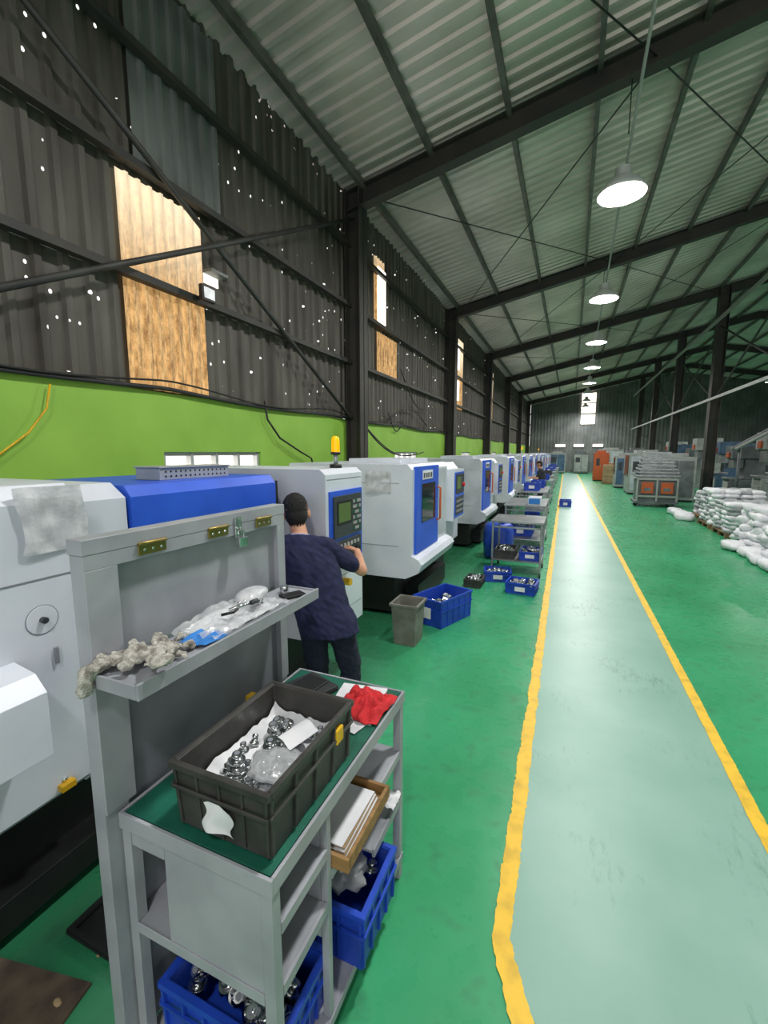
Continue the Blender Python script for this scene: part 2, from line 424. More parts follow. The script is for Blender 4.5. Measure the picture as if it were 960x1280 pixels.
frps = [(3.14, 4.16, 2.64, 4.62), (9.0, 9.55, 4.7, 6.1), (9.15, 10.3, 3.75, 4.6), (16.0, 17.3, 3.6, 6.1), (23.2, 24.4, 3.6, 6.1), (30.4, 31.6, 3.6, 6.1), (37.6, 38.8, 3.6, 6.1)]
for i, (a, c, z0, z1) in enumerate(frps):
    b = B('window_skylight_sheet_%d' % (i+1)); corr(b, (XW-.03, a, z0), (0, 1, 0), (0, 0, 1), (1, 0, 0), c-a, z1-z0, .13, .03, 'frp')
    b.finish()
b = B('window_broken_gap'); b.box(XW-.035, XW-.02, 4.18, 4.4, 3.95, 4.06, 'pane'); b.box(XW-.02, XW+.12, 4.16, 4.42, 4.05, 4.08, 'clad_patch'); b.finish()
b = B('window_open_shutters')
for (y, z0, z1) in ((9.1, 4.75, 5.9), (16.2, 3.9, 4.6), (16.2, 5.0, 5.9), (23.4, 4.2, 5.6), (30.6, 4.2, 5.6)):
    b.box(XW+.01, XW+.03, y, y+.42, z0, z1, 'pane')
b.finish()

b = B('ceiling')
Ls = math.hypot(XRID-XW, SL*(XRID-XW))
corr(b, (XW-.3, YB, RZ0-.06), (0, 1, 0), (1, 0, SL), (SL, 0, -1), YF-YB, Ls+.3, .25, .04, 'roof')
corr(b, (XRID, YB, roofz(XRID)), (0, 1, 0), (1, 0, -SL), (-SL, 0, -1), YF-YB, Ls, .25, .04, 'roof')
b.finish(origin=False)
b = B('wall_back'); 
k = b.mi('clad_back')
prev = None; x = XW
while x < XR:
    for a, h in ((0, 0), (.16, 0), (.19, -.04), (.27, -.04)):
        xx = min(x+a, XR); q = (b.bm.verts.new((xx, YF+h, 0)), b.bm.verts.new((xx, YF+h, roofz(xx))))
        if prev: b.bm.faces.new((prev[0], q[0], q[1], prev[1])).material_index = k
        prev = q
    x += .3
b.finish(origin=False)
b = B('window_back_strip')
for z in (4.7, 5.75, 6.75): b.box(.7, 1.95, YF-.12, YF-.08, z, z+.9, 'pane')
b.box(.65, 2.0, YF-.09, YF-.06, 4.65, 4.7, 'beam'); b.finish()
b = B('window_back_low')  # glowing panes added to brighten the far end, not actual windows
for x in (-1.5, .2, 1.9): b.box(x, x+.9, YF-.12, YF-.08, 2.5, 2.75, 'pane'); b.box(x-.05, x+.95, YF-.09, YF-.06, 2.45, 2.5, 'beam')
b.finish()
b = B('wall_right'); corr(b, (XR, YB, 0), (0, 1, 0), (0, 0, 1), (-1, 0, 0), YF-YB, 6.8, .25, .04, 'clad_plain'); b.finish(origin=False)

# steel frame
colY = [-6.6, .55, 7.76, 14.95, 22.1, 29.3, 36.5, 43.7]
b = B('steel_portal_frame')
def ibeam_col(x, y, h, w=.34, d=.3):
    b.box(x-d/2, x-d/2+.02, y-w/2, y+w/2, 0.012, h, 'beam'); b.box(x+d/2-.02, x+d/2, y-w/2, y+w/2, 0.012, h, 'beam'); b.box(x-d/2, x+d/2, y-.012, y+.012, 0.012, h, 'beam')
    b.box(x-d/2-.05, x+d/2+.05, y-w/2-.05, y+w/2+.05, 0.0, .025, 'beam')
for y in colY:
    ibeam_col(XW+.17, y, RZ0-.1)
    if y > 10: ibeam_col(5.25, y, roofz(5.25)-.15, .4, .36)
    for (xa, xb) in ((XW, XRID), (XRID, XR)):
        for (o0, o1, w) in ((-.12, -.14, .22), (-.44, -.46, .22), (-.12, -.45, .02)):
            za, zb = roofz(xa), roofz(xb-.001 if xb == XRID else xb)
            if xa == XRID: za = roofz(XRID)
            P = [(xa, y-w/2, za+o1), (xb, y-w/2, zb+o1), (xb, y+w/2, zb+o1), (xa, y+w/2, za+o1), (xa, y-w/2, za+o0), (xb, y-w/2, zb+o0), (xb, y+w/2, zb+o0), (xa, y+w/2, za+o0)]
            b.hexa(P, 'beam')
b.finish(origin=False)
b = B('roof_purlins')
x = XW+.35
while x < XR-.3:
    z = roofz(x)-.13
    b.box(x-.035, x+.035, YB, YF, z-.07, z+.06, 'purlin'); x += 1.25
b.finish(origin=False)
b = B('wall_girts')
for z in (3.68, 4.7, 5.75):
    b.box(XW+.0, XW+.09, YB, YF, z-.03, z+.04, 'beam')
b.tube([(XW+.13, .6, 6.2), (XW+.13, 7.6, 2.62)], .03, 'brace'); b.tube([(XW+.19, .6, 2.42), (XW+.19, 7.6, 6.12)], .03, 'brace')
b.finish(origin=False)
b = B('roof_tie_rods')
for i in range(1, 5):
    y0, y1 = colY[i], colY[i+1]
    for (xa, xb) in ((-3.6, .8), (.8, 5.0)):
        b.tube([(xa, y0, roofz(xa)-.32), (xb, y1, roofz(xb)-.32)], .012, 'brace', 6)
        if i > 1: b.tube([(xb, y0, roofz(xb)-.35), (xa, y1, roofz(xa)-.35)], .012, 'brace', 6)
b.finish(origin=False)
b = B('overhead_side_rail')
b.box(5.02, 5.06, 8, YF-.3, 7.05, 7.2, 'rail'); b.box(5.02, 5.06, 8, YF-.3, 4.05, 4.15, 'rail')
for i in range(3, 7):
    y0, y1 = colY[i], colY[i+1]
    b.tube([(5.2, y0+.2, 4.2), (5.2, y1-.2, 6.9)], .035, 'brace'); b.tube([(5.25, y0+.2, 6.9), (5.25, y1-.2, 4.2)], .035, 'brace')
b.finish(origin=False)

# wall cables
b = B('wall_cables')
pts = []; y = 1
while y < 30:
    s = abs(math.sin(y*.9)); pts.append((XW+.05, y, 2.66-.05*s)); y += .15
b.tube(pts, .022, 'dark'); b.tube([(p[0]+.03, p[1], p[2]+.05+.03*math.sin(p[1]*2.1)) for p in pts], .01, 'black')
def sag(p, q, d, n=14):
    p, q = V(p), V(q); return [p.lerp(q, i/n)-V((0, 0, d*math.sin(math.pi*i/n))) for i in range(n+1)]
b.tube([(XW+.06, 5.1, 2.7), (XW+.06, 5.15, 2.45), (XW+.08, 5.4, 2.2), (XW+.1, 5.9, 2.0), (XW+.1, 6.2, 1.9), (XW+.15, 6.3, 1.5)], .014, 'dark')
b.tube(sag((XW+.1, 7.9, 2.7), (-3.2, 9.4, 1.95), .3), .014, 'dark'); b.tube(sag((XW+.1, 8.0, 2.65), (-3.3, 10.3, 2.0), .35), .012, 'dark')
b.tube(sag((XW+.06, 9.6, 2.9), (XW+.06, 10.6, 2.8), .35), .014, 'dark'); b.tube(sag((XW+.06, 9.6, 2.75), (XW+.06, 12.6, 2.75), -.35), .014, 'dark')
b.tube(sag((XW+.06, 10.4, 4.0), (XW+.06, 12.5, 3.2), .3), .014, 'dark')
b.tube([(XW+.05, 2.35, 2.55), (XW+.06, 2.3, 2.35), (XW+.06, 2.15, 2.15), (XW+.06, 1.9, 1.95), (XW+.06, 1.7, 1.9)], .008, 'yellow')
b.finish(origin=False)
b = B('floodlight')
b.box(XW+.2, XW+.25, 3.86, 4.06, 3.64, 3.8, 'black'); b.box(XW+.25, XW+.256, 3.88, 4.04, 3.66, 3.78, 'steelb')
b.box(XW+.08, XW+.22, 3.93, 3.98, 3.68, 3.71, 'black'); o = b.finish(.004)

# ------------------------------------------------------------------ lamps
lampx = lambda y: .42+.0125*y
b = B('lighting_conduit')
b.tube([(lampx(0)+.02, -5, 6.52), (lampx(40), 44, 6.52)], .02, 'rail')
for y in colY[1:]: b.tube([(lampx(y), y, 6.5), (lampx(y), y, roofz(lampx(y))-.46)], .008, 'dark', 6)
b.finish(origin=False)
LY = [-2.2, 3.1, 8.5, 13.8, 19.0, 24.4, 29.7, 35, 40.3, 45.4]
def lamp(x, y, z, e, drop=.44):
    b = B('high_bay_lamp')
    b.lathe((x, y, z), [(.36, 0), (.365, .01), (.34, .06), (.25, .17), (.14, .25), (.12, .26), (.12, .38), (.09, .4), (.02, .4), (.018, drop)], 'lampshade')
    b.lathe((x, y, z), [(.352, .004), (.33, .045), (.24, .15), (.12, .24), (.001, .245)], 'lampshade')
    b.lathe((x, y, z), [(.27, .105), (.2, .07), (.001, .05)], 'lampglow')
    o = b.finish()
    ld = bpy.data.lights.new('lamp_light', 'AREA'); ld.shape = 'DISK'; ld.size = .5; ld.energy = e; ld.color = (1, .985, .95)
    lo = bpy.data.objects.new('lamp_light', ld); COL.objects.link(lo); lo.parent = o; lo.location = (0, 0, .04)
for y in LY: lamp(lampx(y), y, 6.06, (200 if y < 30 else 260) if y > 0 else 125)
for y in (12, 20, 28, 36): lamp(11.5, y, 6.4, 260, 1.6)  # invented lamps, added to brighten the dark right bay

# ------------------------------------------------------------------ first lathe (foreground left)
b = B('cnc_lathe')
b.prism_y([(-3.4, .5), (-2.0, .5), (-1.93, .56), (-1.93, 1.8), (-1.99, 1.87), (-3.4, 1.87)], -.9, 1.2, 'white')
b.prism_y([(-3.4, .45), (-2.05, .45), (-2.0, .5), (-2.0, 1.78), (-2.1, 1.85), (-3.4, 1.85)], 1.205, 1.485, 'white')
b.prism_y([(-3.4, .45), (-2.08, .45), (-2.04, .5), (-2.04, 1.62), (-2.2, 1.8), (-3.4, 1.8)], 1.49, 2.68, 'white')
b.prism_y([(-2.9, 1.62), (-2.0, .85), (-1.985, .85), (-1.985, 1.78), (-2.03, 1.835), (-2.9, 1.835)], 1.5, 2.66, 'blue')
b.box(-1.99, -1.962, 1.62, 2.3, 1.0, 1.55, 'glassd')
b.box(-1.985, -1.94, 2.42, 2.46, 1.0, 1.5, 'orange')
b.prism_y([(-2.2, .87), (-1.74, .87), (-1.74, 1.12), (-1.8, 1.18), (-2.2, 1.24)], -.9, .92, 'white')
b.box(-1.932, -1.926, -.5, 1.19, 1.495, 1.5, 'grey2')
b.cyl((-1.932, 1.03, 1.33), (-1.928, 1.03, 1.33), .062, m='grey2'); b.cyl((-1.93, 1.03, 1.33), (-1.926, 1.03, 1.33), .058, m='white'); b.cyl((-1.93, 1.03, 1.33), (-1.905, 1.03, 1.33), .013, m='panelgrey')
b.box(-1.935, -1.915, 1.06, 1.072, 1.13, 1.2, 'grey2')
b.box(-3.3, -2.12, -.8, 3.4, .06, .5, 'black'); b.box(-2.14, -2.0, .6, 2.6, .06, .2, 'black')
for yy in (-.6, .9, 2.2, 3.2): b.cyl((-2.25, yy, 0), (-2.25, yy, .08), .05, m='dark')
b.prism_y([(-3.4, .5), (-1.75, .5), (-1.67, .54), (-1.67, 1.83), (-1.72, 1.87), (-3.4, 1.87)], 2.84, 3.46, 'white')
b.box(-3.35, -2.1, 2.68, 2.84, .5, 1.78, 'dark')
b.box(-1.67, -1.655, 2.88, 3.43, 1.12, 1.7, 'blue')
b.box(-1.655, -1.64, 2.92, 3.39, 1.33, 1.66, 'panelgrey'); b.box(-1.64, -1.636, 2.96, 3.2, 1.43, 1.62, 'black'); b.box(-1.637, -1.634, 2.98, 3.18, 1.45, 1.6, 'screen')
for i in range(4):
    for j in range(6): b.box(-1.641, -1.634, 3.23+i*.037, 3.255+i*.037, 1.36+j*.045, 1.385+j*.045, 'rail' if (i+j) % 3 else 'green_mat')
b.box(-1.655, -1.645, 2.92, 3.39, 1.15, 1.3, 'panelgrey')
for j in range(7): b.box(-1.647, -1.638, 2.95+j*.06, 2.98+j*.06, 1.24, 1.27, 'rail')
b.cyl((-1.645, 3.0, 1.19), (-1.61, 3.0, 1.19), .022, m='yellow'); b.cyl((-1.61, 3.0, 1.19), (-1.6, 3.0, 1.19), .028, m='red')
b.cyl((-1.645, 3.3, 1.19), (-1.62, 3.3, 1.19), .03, m='black')
for zz in (1.79, 1.0, .7): b.box(-1.671, -1.667, 2.86, 3.44, zz, zz+.004, 'grey2')
b.cyl((-1.67, 3.1, .95), (-1.6, 3.1, .95), .03, m='yellow')
b.finish(.012)
b = B('warning_beacon'); b.cyl((-1.78, 3.2, 1.871), (-1.78, 3.2, 1.9), .05, m='black'); b.cyl((-1.78, 3.2, 1.9), (-1.78, 3.2, 1.98), .018, m='alu')
b.cyl((-1.78, 3.2, 1.98), (-1.78, 3.2, 2.0), .04, m='black'); b.lathe((-1.78, 3.2, 2.0), [(.034, 0), (.034, .09), (.03, .115), (.016, .128), (.001, .13)], 'beacon', 20); b.finish()
b = B('perforated_metal_box'); b.box(-2.4, -2.2, 1.86, 2.42, 1.836, 1.905, 'alu'); b.box(-2.41, -2.19, 1.85, 2.43, 1.906, 1.915, 'alu')
for i in range(14):
    for j in range(2): b.cyl((-2.2, 1.9+i*.037, 1.857+j*.028), (-2.197, 1.9+i*.037, 1.857+j*.028), .007, m='black', n=8)
b.finish(.002, 1)
b = B('bagged_document')
b.grid(lambda u, v: V((-1.918+.006*math.sin(u*5+v*3)+.012*noise.noise(V((u*3, v*3, 3))), .98+.25*u+.012*math.sin(v*5), 1.6+.265*v)), 24, 24, 'bagfilm')
b.finish()
b = B('yellow_valve_block'); b.box(-1.96, -1.9, 1.02, 1.08, .57, .6, 'yellow'); b.box(-2.12, -1.965, 1.03, 1.07, .575, .6, 'black'); b.cyl((-1.93, 1.05, .6), (-1.93, 1.05, .62), .012, m='steel'); b.finish(.004)
b = B('chip_tray'); b.crate(-1.66, 1.15, 0.0, .34, .42, .03, 'black', ribs=2, taper=.95); b.finish()
b = B('floor_mat'); b.box(-2.05, -1.5, .2, .82, 0, .012, 'concrete_dk', rz=.2); b.finish()
b = B('floor_debris')
for i in range(7): b.sell((-1.55+random.uniform(-.2, .3), .95+random.uniform(-.3, .25), .01), (.02, .012, .008), 'gloves' if i % 2 else 'card', e=.8, rz=random.random()*3, jit=.5, nu=8, nv=5)
b.finish()

# ------------------------------------------------------------------ rows of lathes
def lathe(y0, beacon=False, tone='white'):
    b = B('cnc_lathe')
    b.prism_y([(-3.3, .52), (-1.72, .52), (-1.56, .6), (-1.52, .7), (-1.56, .76), (-1.65, .8), (-1.65, 1.8), (-1.7, 1.86), (-3.3, 1.86)], y0, y0+1.55, tone)
    b.prism_y([(-3.3, .52), (-1.78, .52), (-1.7, .6), (-1.7, 1.72), (-1.8, 1.84), (-3.3, 1.84)], y0+1.55, y0+2.5, tone)
    b.box(-3.2, -1.9, y0+.12, y0+2.4, .05, .53, 'black'); b.box(-1.92, -1.72, y0+.5, y0+1.8, .05, .3, 'black')
    for yy in (y0+.3, y0+2.2): b.cyl((-2.0, yy, 0), (-2.0, yy, .07), .05, m='dark')
    b.box(-1.66, -1.622, y0+.1, y0+1.02, .8, 1.83, 'blue'); b.box(-1.63, -1.616, y0+.3, y0+.85, 1.15, 1.62, 'glassd')
    b.tube([(-1.62, y0+.95, 1.1), (-1.575, y0+.95, 1.12), (-1.575, y0+.95, 1.53), (-1.62, y0+.95, 1.55)], .014, 'orange')
    b.box(-1.623, -1.615, y0+.32, y0+.72, 1.67, 1.78, 'paper')
    for j in range(5): b.box(-1.616, -1.612, y0+.34+j*.075, y0+.38+j*.075, 1.69, 1.75, 'black')
    b.box(-1.655, -1.645, y0+1.08, y0+1.5, .85, 1.78, 'white2')
    b.box(-1.8, -1.56, y0+1.62, y0+2.28, .98, 1.74, tone); b.box(-1.56, -1.548, y0+1.66, y0+2.24, 1.02, 1.7, 'blue')
    b.box(-1.548, -1.54, y0+1.7, y0+2.2, 1.38, 1.67, 'panelgrey'); b.box(-1.541, -1.536, y0+1.74, y0+1.98, 1.45, 1.63, 'screen')
    b.box(-1.548, -1.542, y0+1.7, y0+2.2, 1.06, 1.33, 'panelgrey')
    for i in range(6):
        for j in range(3): b.box(-1.543, -1.536, y0+1.74+i*.075, y0+1.77+i*.075, 1.1+j*.075, 1.13+j*.075, 'rail')
    b.cyl((-1.545, y0+2.12, 1.5), (-1.51, y0+2.12, 1.5), .03, m='red')
    b.box(-2.9, -1.8, y0-.003, y0+.002, 1.64, 1.646, 'grey2'); b.box(-2.9, -1.8, y0-.003, y0+.002, .9, .906, 'grey2'); b.box(-2.3, -2.294, y0-.003, y0+.002, .6, 1.64, 'grey2')
    b.box(-2.6, -1.9, y0+.3, y0+1.4, 1.861, 1.92, tone)
    if beacon:
        b.cyl((-1.9, y0+2.1, 1.84), (-1.9, y0+2.1, 2.1), .012, m='alu'); b.lathe((-1.9, y0+2.1, 2.1), [(.03, 0), (.03, .1), (.02, .12), (.001, .12)], 'beacon', 14)
    return b.finish(.012)
ys = [4.72, 9.0, 13.2, 17.2, 20.6, 24, 27.4, 30.8, 34.2, 37.6]
for i, y in enumerate(ys): lathe(y, i in (3, 6), 'white' if i % 2 == 0 else 'white2')
b = B('paper_notice')
b.grid(lambda u, v: V((-2.22+.32*u, 4.71-.008*math.sin(u*6)-.006*math.sin(v*9), 1.52+.26*v)), 10, 8, 'bagfilm'); b.finish()

# ------------------------------------------------------------------ workshop cart
X0, X1, Y0, Y1, H = -1.19, -.64, .785, 1.745, .93
b = B('tool_cart')
ps = .035
for (x, y) in ((X0+.001, Y0+.001), (X1-ps-.001, Y0+.001), (X1-ps-.001, Y1-ps-.001)):
    b.box(x, x+ps, y, y+ps, 0, H-.051, 'grey')
b.box(X0+.002, X1-.002, Y0+.002, Y1-.002, H-.03, H-.008, 'grey')
b.box(X0+.01, X1-.01, Y0+.01, Y1-.01, H-.006, H, 'green_mat')
b.box(X0-.004, X1+.004, Y0-.004, Y0+.006, H-.05, H+.001, 'grey'); b.box(X0-.004, X1+.004, Y1-.006, Y1+.004, H-.05, H+.001, 'grey')
b.box(X1-.006, X1+.004, Y0+.0065, Y1-.0065, H-.05, H+.001, 'grey'); b.box(X0-.004, X0+.006, Y0+.0065, Y1-.0065, H-.05, H+.001, 'grey')
b.box(X0-.055, X0-.006, Y0-.04, Y0+.035, 0, 1.722, 'grey'); b.box(X0-.055, X0-.006, Y1-.14, Y1-.1, 0, 1.722, 'grey')
b.box(X0-.058, X0+.004, Y0-.043, Y1-.097, 1.723, 1.766, 'grey')
b.box(X0-.0055, X0+.003, Y0-.04, Y0+.055, .95, 1.6785, 'grey'); b.box(X0-.0055, X0+.003, Y0-.04, Y1-.1, 1.679, 1.7225, 'grey'); b.box(X0-.0055, X0+.003, Y1-.15, Y1-.1, .95, 1.6785, 'grey')
b.box(X0-.045, X0-.03, Y0+.036, Y1-.141, 1.39, 1.72, 'grey'); b.box(X0-.045, X0-.03, Y0+.036, Y1-.141, .9, 1.389, 'grey2')
b.box(X0+.004, X0+.184, Y0-.046, Y1-.136, 1.385, 1.393, 'grey'); b.box(X0+.185, X0+.195, Y0-.055, Y1-.127, 1.36, 1.405, 'grey')
b.box(X0+.004, X0+.184, Y0-.055, Y0-.047, 1.36, 1.4, 'grey'); b.box(X0+.004, X0+.184, Y1-.135, Y1-.127, 1.36, 1.4, 'grey')
for yy in (Y0+.1, Y1-.25): b.hexa([V(p) for p in ((X0+.004, yy, 1.25), (X0+.009, yy, 1.25), (X0+.009, yy+.01, 1.25), (X0+.004, yy+.01, 1.25), (X0+.004, yy, 1.384), (X0+.15, yy, 1.384), (X0+.15, yy+.01, 1.384), (X0+.004, yy+.01, 1.384))], 'grey')
for yy in (Y0+.12, Y0+.4, Y0+.66):
    b.box(X0+.005, X0+.009, yy, yy+.1, 1.69, 1.722, 'brass'); b.cyl((X0+.01, yy, 1.725), (X0+.01, yy+.1, 1.725), .006, m='brass', n=10)
    for q in (.02, .05, .08): b.cyl((X0+.009, yy+q, 1.705), (X0+.012, yy+q, 1.705), .005, m='steel', n=8)
b.box(X0+.005, X0+.012, Y0+.535, Y0+.57, 1.66, 1.75, 'steel'); b.box(X0+.013, X0+.034, Y0+.53, Y0+.575, 1.635, 1.672, 'steel')
b.tube([(X0+.022, Y0+.538, 1.67), (X0+.022, Y0+.538, 1.695), (X0+.022, Y0+.552, 1.708), (X0+.022, Y0+.567, 1.695), (X0+.022, Y0+.567, 1.67)], .004, 'steel')
ym = Y0+.28
b.box(X0+.002, X1-.004, Y0+.004, Y1-.004, .10, .115, 'grey'); b.box(X1-.003, X1+.003, Y0, Y1, .085, .12, 'grey'); b.box(X0, X1-.004, Y0-.003, Y0+.003, .085, .12, 'grey')
b.box(X0+.17, X1-.037, Y0+.004, Y0+.012, .56, H-.052, 'grey')
b.box(X0+.037, X0+.168, Y0+.004, Y0+.03, H-.1, H-.052, 'grey')
b.box(X0-.02, X0-.001, Y0+.04, Y1-.04, .12, .87, 'grey2')
b.box(X0, X1-.006, Y0+.002, ym, .548, .56, 'grey'); b.box(X0+.037, X1-.037, Y0, Y0+.004, .53, .565, 'grey')
b.box(X0+.17, X1-.015, Y0+.014, ym, .74, .752, 'grey')
b.box(X1-.014, X1-.002, Y0+.04, ym, .725, .76, 'grey'); b.box(X1-.014, X1-.002, Y0+.04, ym, .53, .565, 'grey')
b.box(X1-.03, X1-.004, ym+.001, ym+.024, .116, H-.052, 'grey'); b.box(X0+.02, X1-.032, ym+.001, ym+.009, .42, H-.052, 'grey')
b.box(X0, X1-.015, ym+.012, Y1-.01, .64, .652, 'grey'); b.box(X1-.014, X1-.002, ym+.025, Y1-.038, .625, .66, 'grey')
b.box(X0, X1-.015, ym+.36, Y1-.01, .40, .412, 'grey'); b.box(X1-.014, X1-.002, ym+.36, Y1-.038, .385, .42, 'grey')
b.finish(.002, 1)

b = B('wooden_tray')
tx0, tx1, ty0, ty1, tz = -1.0, -.585, ym+.03, ym+.38, .661
b.box(tx0, tx1, ty0, ty1, tz, tz+.012, 'wood')
b.box(tx0, tx1, ty0, ty0+.014, tz+.0125, tz+.05, 'wood'); b.box(tx0, tx1, ty1-.014, ty1, tz+.0125, tz+.05, 'wood'); b.box(tx1-.014, tx1, ty0+.0145, ty1-.0145, tz+.0125, tz+.05, 'wood'); b.box(tx0, tx0+.014, ty0+.0145, ty1-.0145, tz+.0125, tz+.05, 'wood')
for i in range(5): b.box(tx0+.05+i*.006, tx1-.03-i*.004, ty0+.03+i*.004, ty1-.04, tz+.013+i*.006, tz+.017+i*.006, 'card' if i % 2 else 'paper', rz=random.uniform(-.04, .04))
b.finish(.002, 1)
b = B('cardboard_sheets')
for i in range(5): b.box(-1.1, -.7, 1.47, 1.69, .413+i*.008, .42+i*.008, 'card' if i % 2 else 'paper', rz=random.uniform(-.04, .04))
b.finish()

def flange(b, x, y, z, r, h, tilt=0, az=0):
    c = V((x, y, z)); ax = V((math.sin(tilt)*math.cos(az), math.sin(tilt)*math.sin(az), math.cos(tilt)))
    b.cyl(c, c+ax*h*.35, r, m='steel', n=22); b.cyl(c+ax*h*.35, c+ax*h*.45, r*.72, r*.66, m='steel', n=22)
    b.cyl(c+ax*h*.45, c+ax*h, r*.62, r*.58, m='steel', n=22); b.cyl(c+ax*h, c+ax*(h+.0012), r*.36, m='grey2', n=16)

cx, cy = -.828, 1.045; CH = .205
b = B('black_storage_crate'); b.crate(cx, cy, H+.002, .345, .48, CH, 'crate_blk', t=.01, taper=.9, ribs=4)
b.box(cx+.158, cx+.176, cy+.11, cy+.155, H+.12, H+.17, 'yellow')
b.grid(lambda u, v: V((cx-.05+.09*u+.01*math.sin(v*6), cy-.236-.014*v*math.sin(u*5), H+.12-.085*v+.012*math.sin(u*4))), 10, 10, 'paper')
b.finish(.0025, 1)
b = B('crate_paper_liner'); b.grid(lambda u, v: V((cx-.14+.28*u, cy-.208+.416*v, H+.09+.02*noise.noise(V((u*5, v*5, 2)))+.012*noise.noise(V((u*14, v*14, 2)))+.03*(abs(2*u-1)**6+abs(2*v-1)**8))), 34, 44, 'paper'); b.finish()
b = B('machined_flange_pile')
for i in range(44):
    x = cx+random.uniform(-.115, .115); y = cy+random.uniform(-.18, .17)
    flange(b, x, y, H+.1, random.choice((.017, .021, .026)), random.uniform(.02, .035), random.uniform(0, .5), random.random()*6)
for k in range(3): flange(b, cx-.05, cy-.1, H+.1+k*.022, .034-.005*k, .03)
for k in range(2): flange(b, cx-.02, cy+.02, H+.1+k*.02, .03-.005*k, .028)
b.finish()
b = B('parts_plastic_bag')
def bag(u, v):
    a = u*2*math.pi; t = v*math.pi; q = V((math.sin(t)*math.cos(a)*.08, math.sin(t)*math.sin(a)*.075, math.cos(t)*.022))
    return V((cx+.05, cy-.05, H+.132))+q*(1+.35*noise.noise(q*40))
b.grid(bag, 26, 14, 'plastic'); b.grid(lambda u, v: V((cx+.0+.07*u+.03*v, cy+.03+.12*v-.03*u, H+.155+.006*math.sin(u*5))), 6, 6, 'paper'); b.finish()

b = B('paper_sheets'); b.box(-.9, -.69, 1.44, 1.72, H+.002, H+.004, 'paper', rz=.15); b.box(-.86, -.67, 1.4, 1.66, H+.0045, H+.006, 'paper', rz=-.25); b.finish()
b = B('red_cloth')
def cloth(u, v):
    x, y = (u-.5), (v-.5); d = math.hypot(x, y)
    e = 1+.35*noise.noise(V((math.atan2(y, x)*1.2, 3, 0)))
    h = max(0, .5-d)*.12+.04*abs(noise.noise(V((u*4, v*4, 9))))+.02*abs(noise.noise(V((u*9, v*4, 3))))*(d < .5)
    return V((-.745+x*.2*e, 1.57+y*.22*e, H+.008+h*min(1, max(0, (.75-d)*3))))
b.grid(cloth, 46, 46, 'red'); o = b.finish(); m_ = o.modifiers.new('sol', 'SOLIDIFY'); m_.thickness = .002; m_.offset = 1
b = B('black_folder'); b.box(-1.14, -.95, 1.44, 1.68, H+.001, H+.025, 'dark', rz=-.35); b.box(-1.1, -.98, 1.52, 1.66, H+.026, H+.032, 'black', rz=-.2); b.finish(.006)
b = B('yellow_tape_measure'); b.box(X0+.012, X0+.035, 1.33, 1.37, H+.001, H+.08, 'yellow'); b.cyl((X0+.035, 1.35, H+.04), (X0+.04, 1.35, H+.04), .015, m='black'); b.finish(.006)

# shelf contents
SZ = 1.394
b = B('wrapped_papers')
b.grid(lambda u, v: V((X0+.015+.14*u, 1.04+.34*v, SZ+.006+.02*(1-u)*math.sin(v*3.1)+.006*noise.noise(V((u*8, v*8, 0))))), 16, 20, 'paper')
b.grid(lambda u, v: V((X0+.008+.165*u, 1.0+.42*v+.02*u, SZ+.014+.03*(1-u)*math.sin(v*3.1)+.025*noise.noise(V((u*7, v*9, 4))))), 24, 34, 'plastic'); b.finish()
b = B('micrometer'); b.tube([(X0+.1, 1.13, SZ+.045), (X0+.13, 1.16, SZ+.05), (X0+.12, 1.19, SZ+.05)], .005, 'black'); b.cyl((X0+.1, 1.17, SZ+.05), (X0+.13, 1.25, SZ+.055), .006, m='steel'); b.cyl((X0+.13, 1.25, SZ+.055), (X0+.135, 1.28, SZ+.055), .009, m='panelgrey')
for i in range(6): flange(b, X0+.09+random.uniform(-.04, .04), 1.28+random.uniform(-.04, .05), SZ+.035, .013, .016, .4, i)
b.finish()
b = B('bunched_film'); b.sell((X0+.06, 1.37, SZ+.035), (.05, .07, .03), 'bagfilm', e=.9, jit=1.3, nu=24, nv=14); b.finish()
b = B('blue_wipe'); b.grid(lambda u, v: V((X0+.08+.095*u, .95+.11*v+.03*u, SZ+.006+.015*abs(math.sin(u*5+v*2))*(1-u*.6))), 14, 12, 'bluecloth'); b.finish()
b = B('mobile_phone'); b.box(X0+.1, X0+.165, 1.46, 1.56, SZ, SZ+.01, 'black', rz=-.5); b.cyl((X0+.07, 1.54, SZ), (X0+.07, 1.54, SZ+.03), .02, m='steel'); b.finish(.003)

# blue crates in the cart
b = B('blue_parts_crate'); b.crate(-.9, .965, .117, .46, .3, .2, 'crate_blue', ribs=5); b.finish()
b = B('metal_parts_pile')
for i in range(46): flange(b, -.9+random.uniform(-.175, .175), .965+random.uniform(-.095, .095), .22+random.uniform(0, .06), random.uniform(.02, .034), .04, random.uniform(0, 1), random.random()*6)
b.finish()
b = B('blue_parts_crate'); b.crate(-.79, 1.38, .117, .4, .32, .23, 'crate_blue', ribs=4); b.finish()
b = B('bagged_castings')
for i in range(14): flange(b, -.79+random.uniform(-.14, .14), 1.38+random.uniform(-.1, .1), .27+random.uniform(0, .04), .03, .04, random.uniform(0, 1), random.random()*6)
def bag2(u, v):
    a = u*2*math.pi; t = v*math.pi; q = V((math.sin(t)*math.cos(a)*.12, math.sin(t)*math.sin(a)*.095, math.cos(t)*.035))
    return V((-.79, 1.38, .325))+q*(1+.5*noise.noise(q*26))
b.grid(bag2, 40, 20, 'plastic'); b.finish()
b = B('white_rag'); b.grid(lambda u, v: V((-.76+.13*u, 1.6+.1*v, .456+.05*abs(noise.noise(V((u*4, v*4, 5)))))), 14, 12, 'paper'); b.finish()

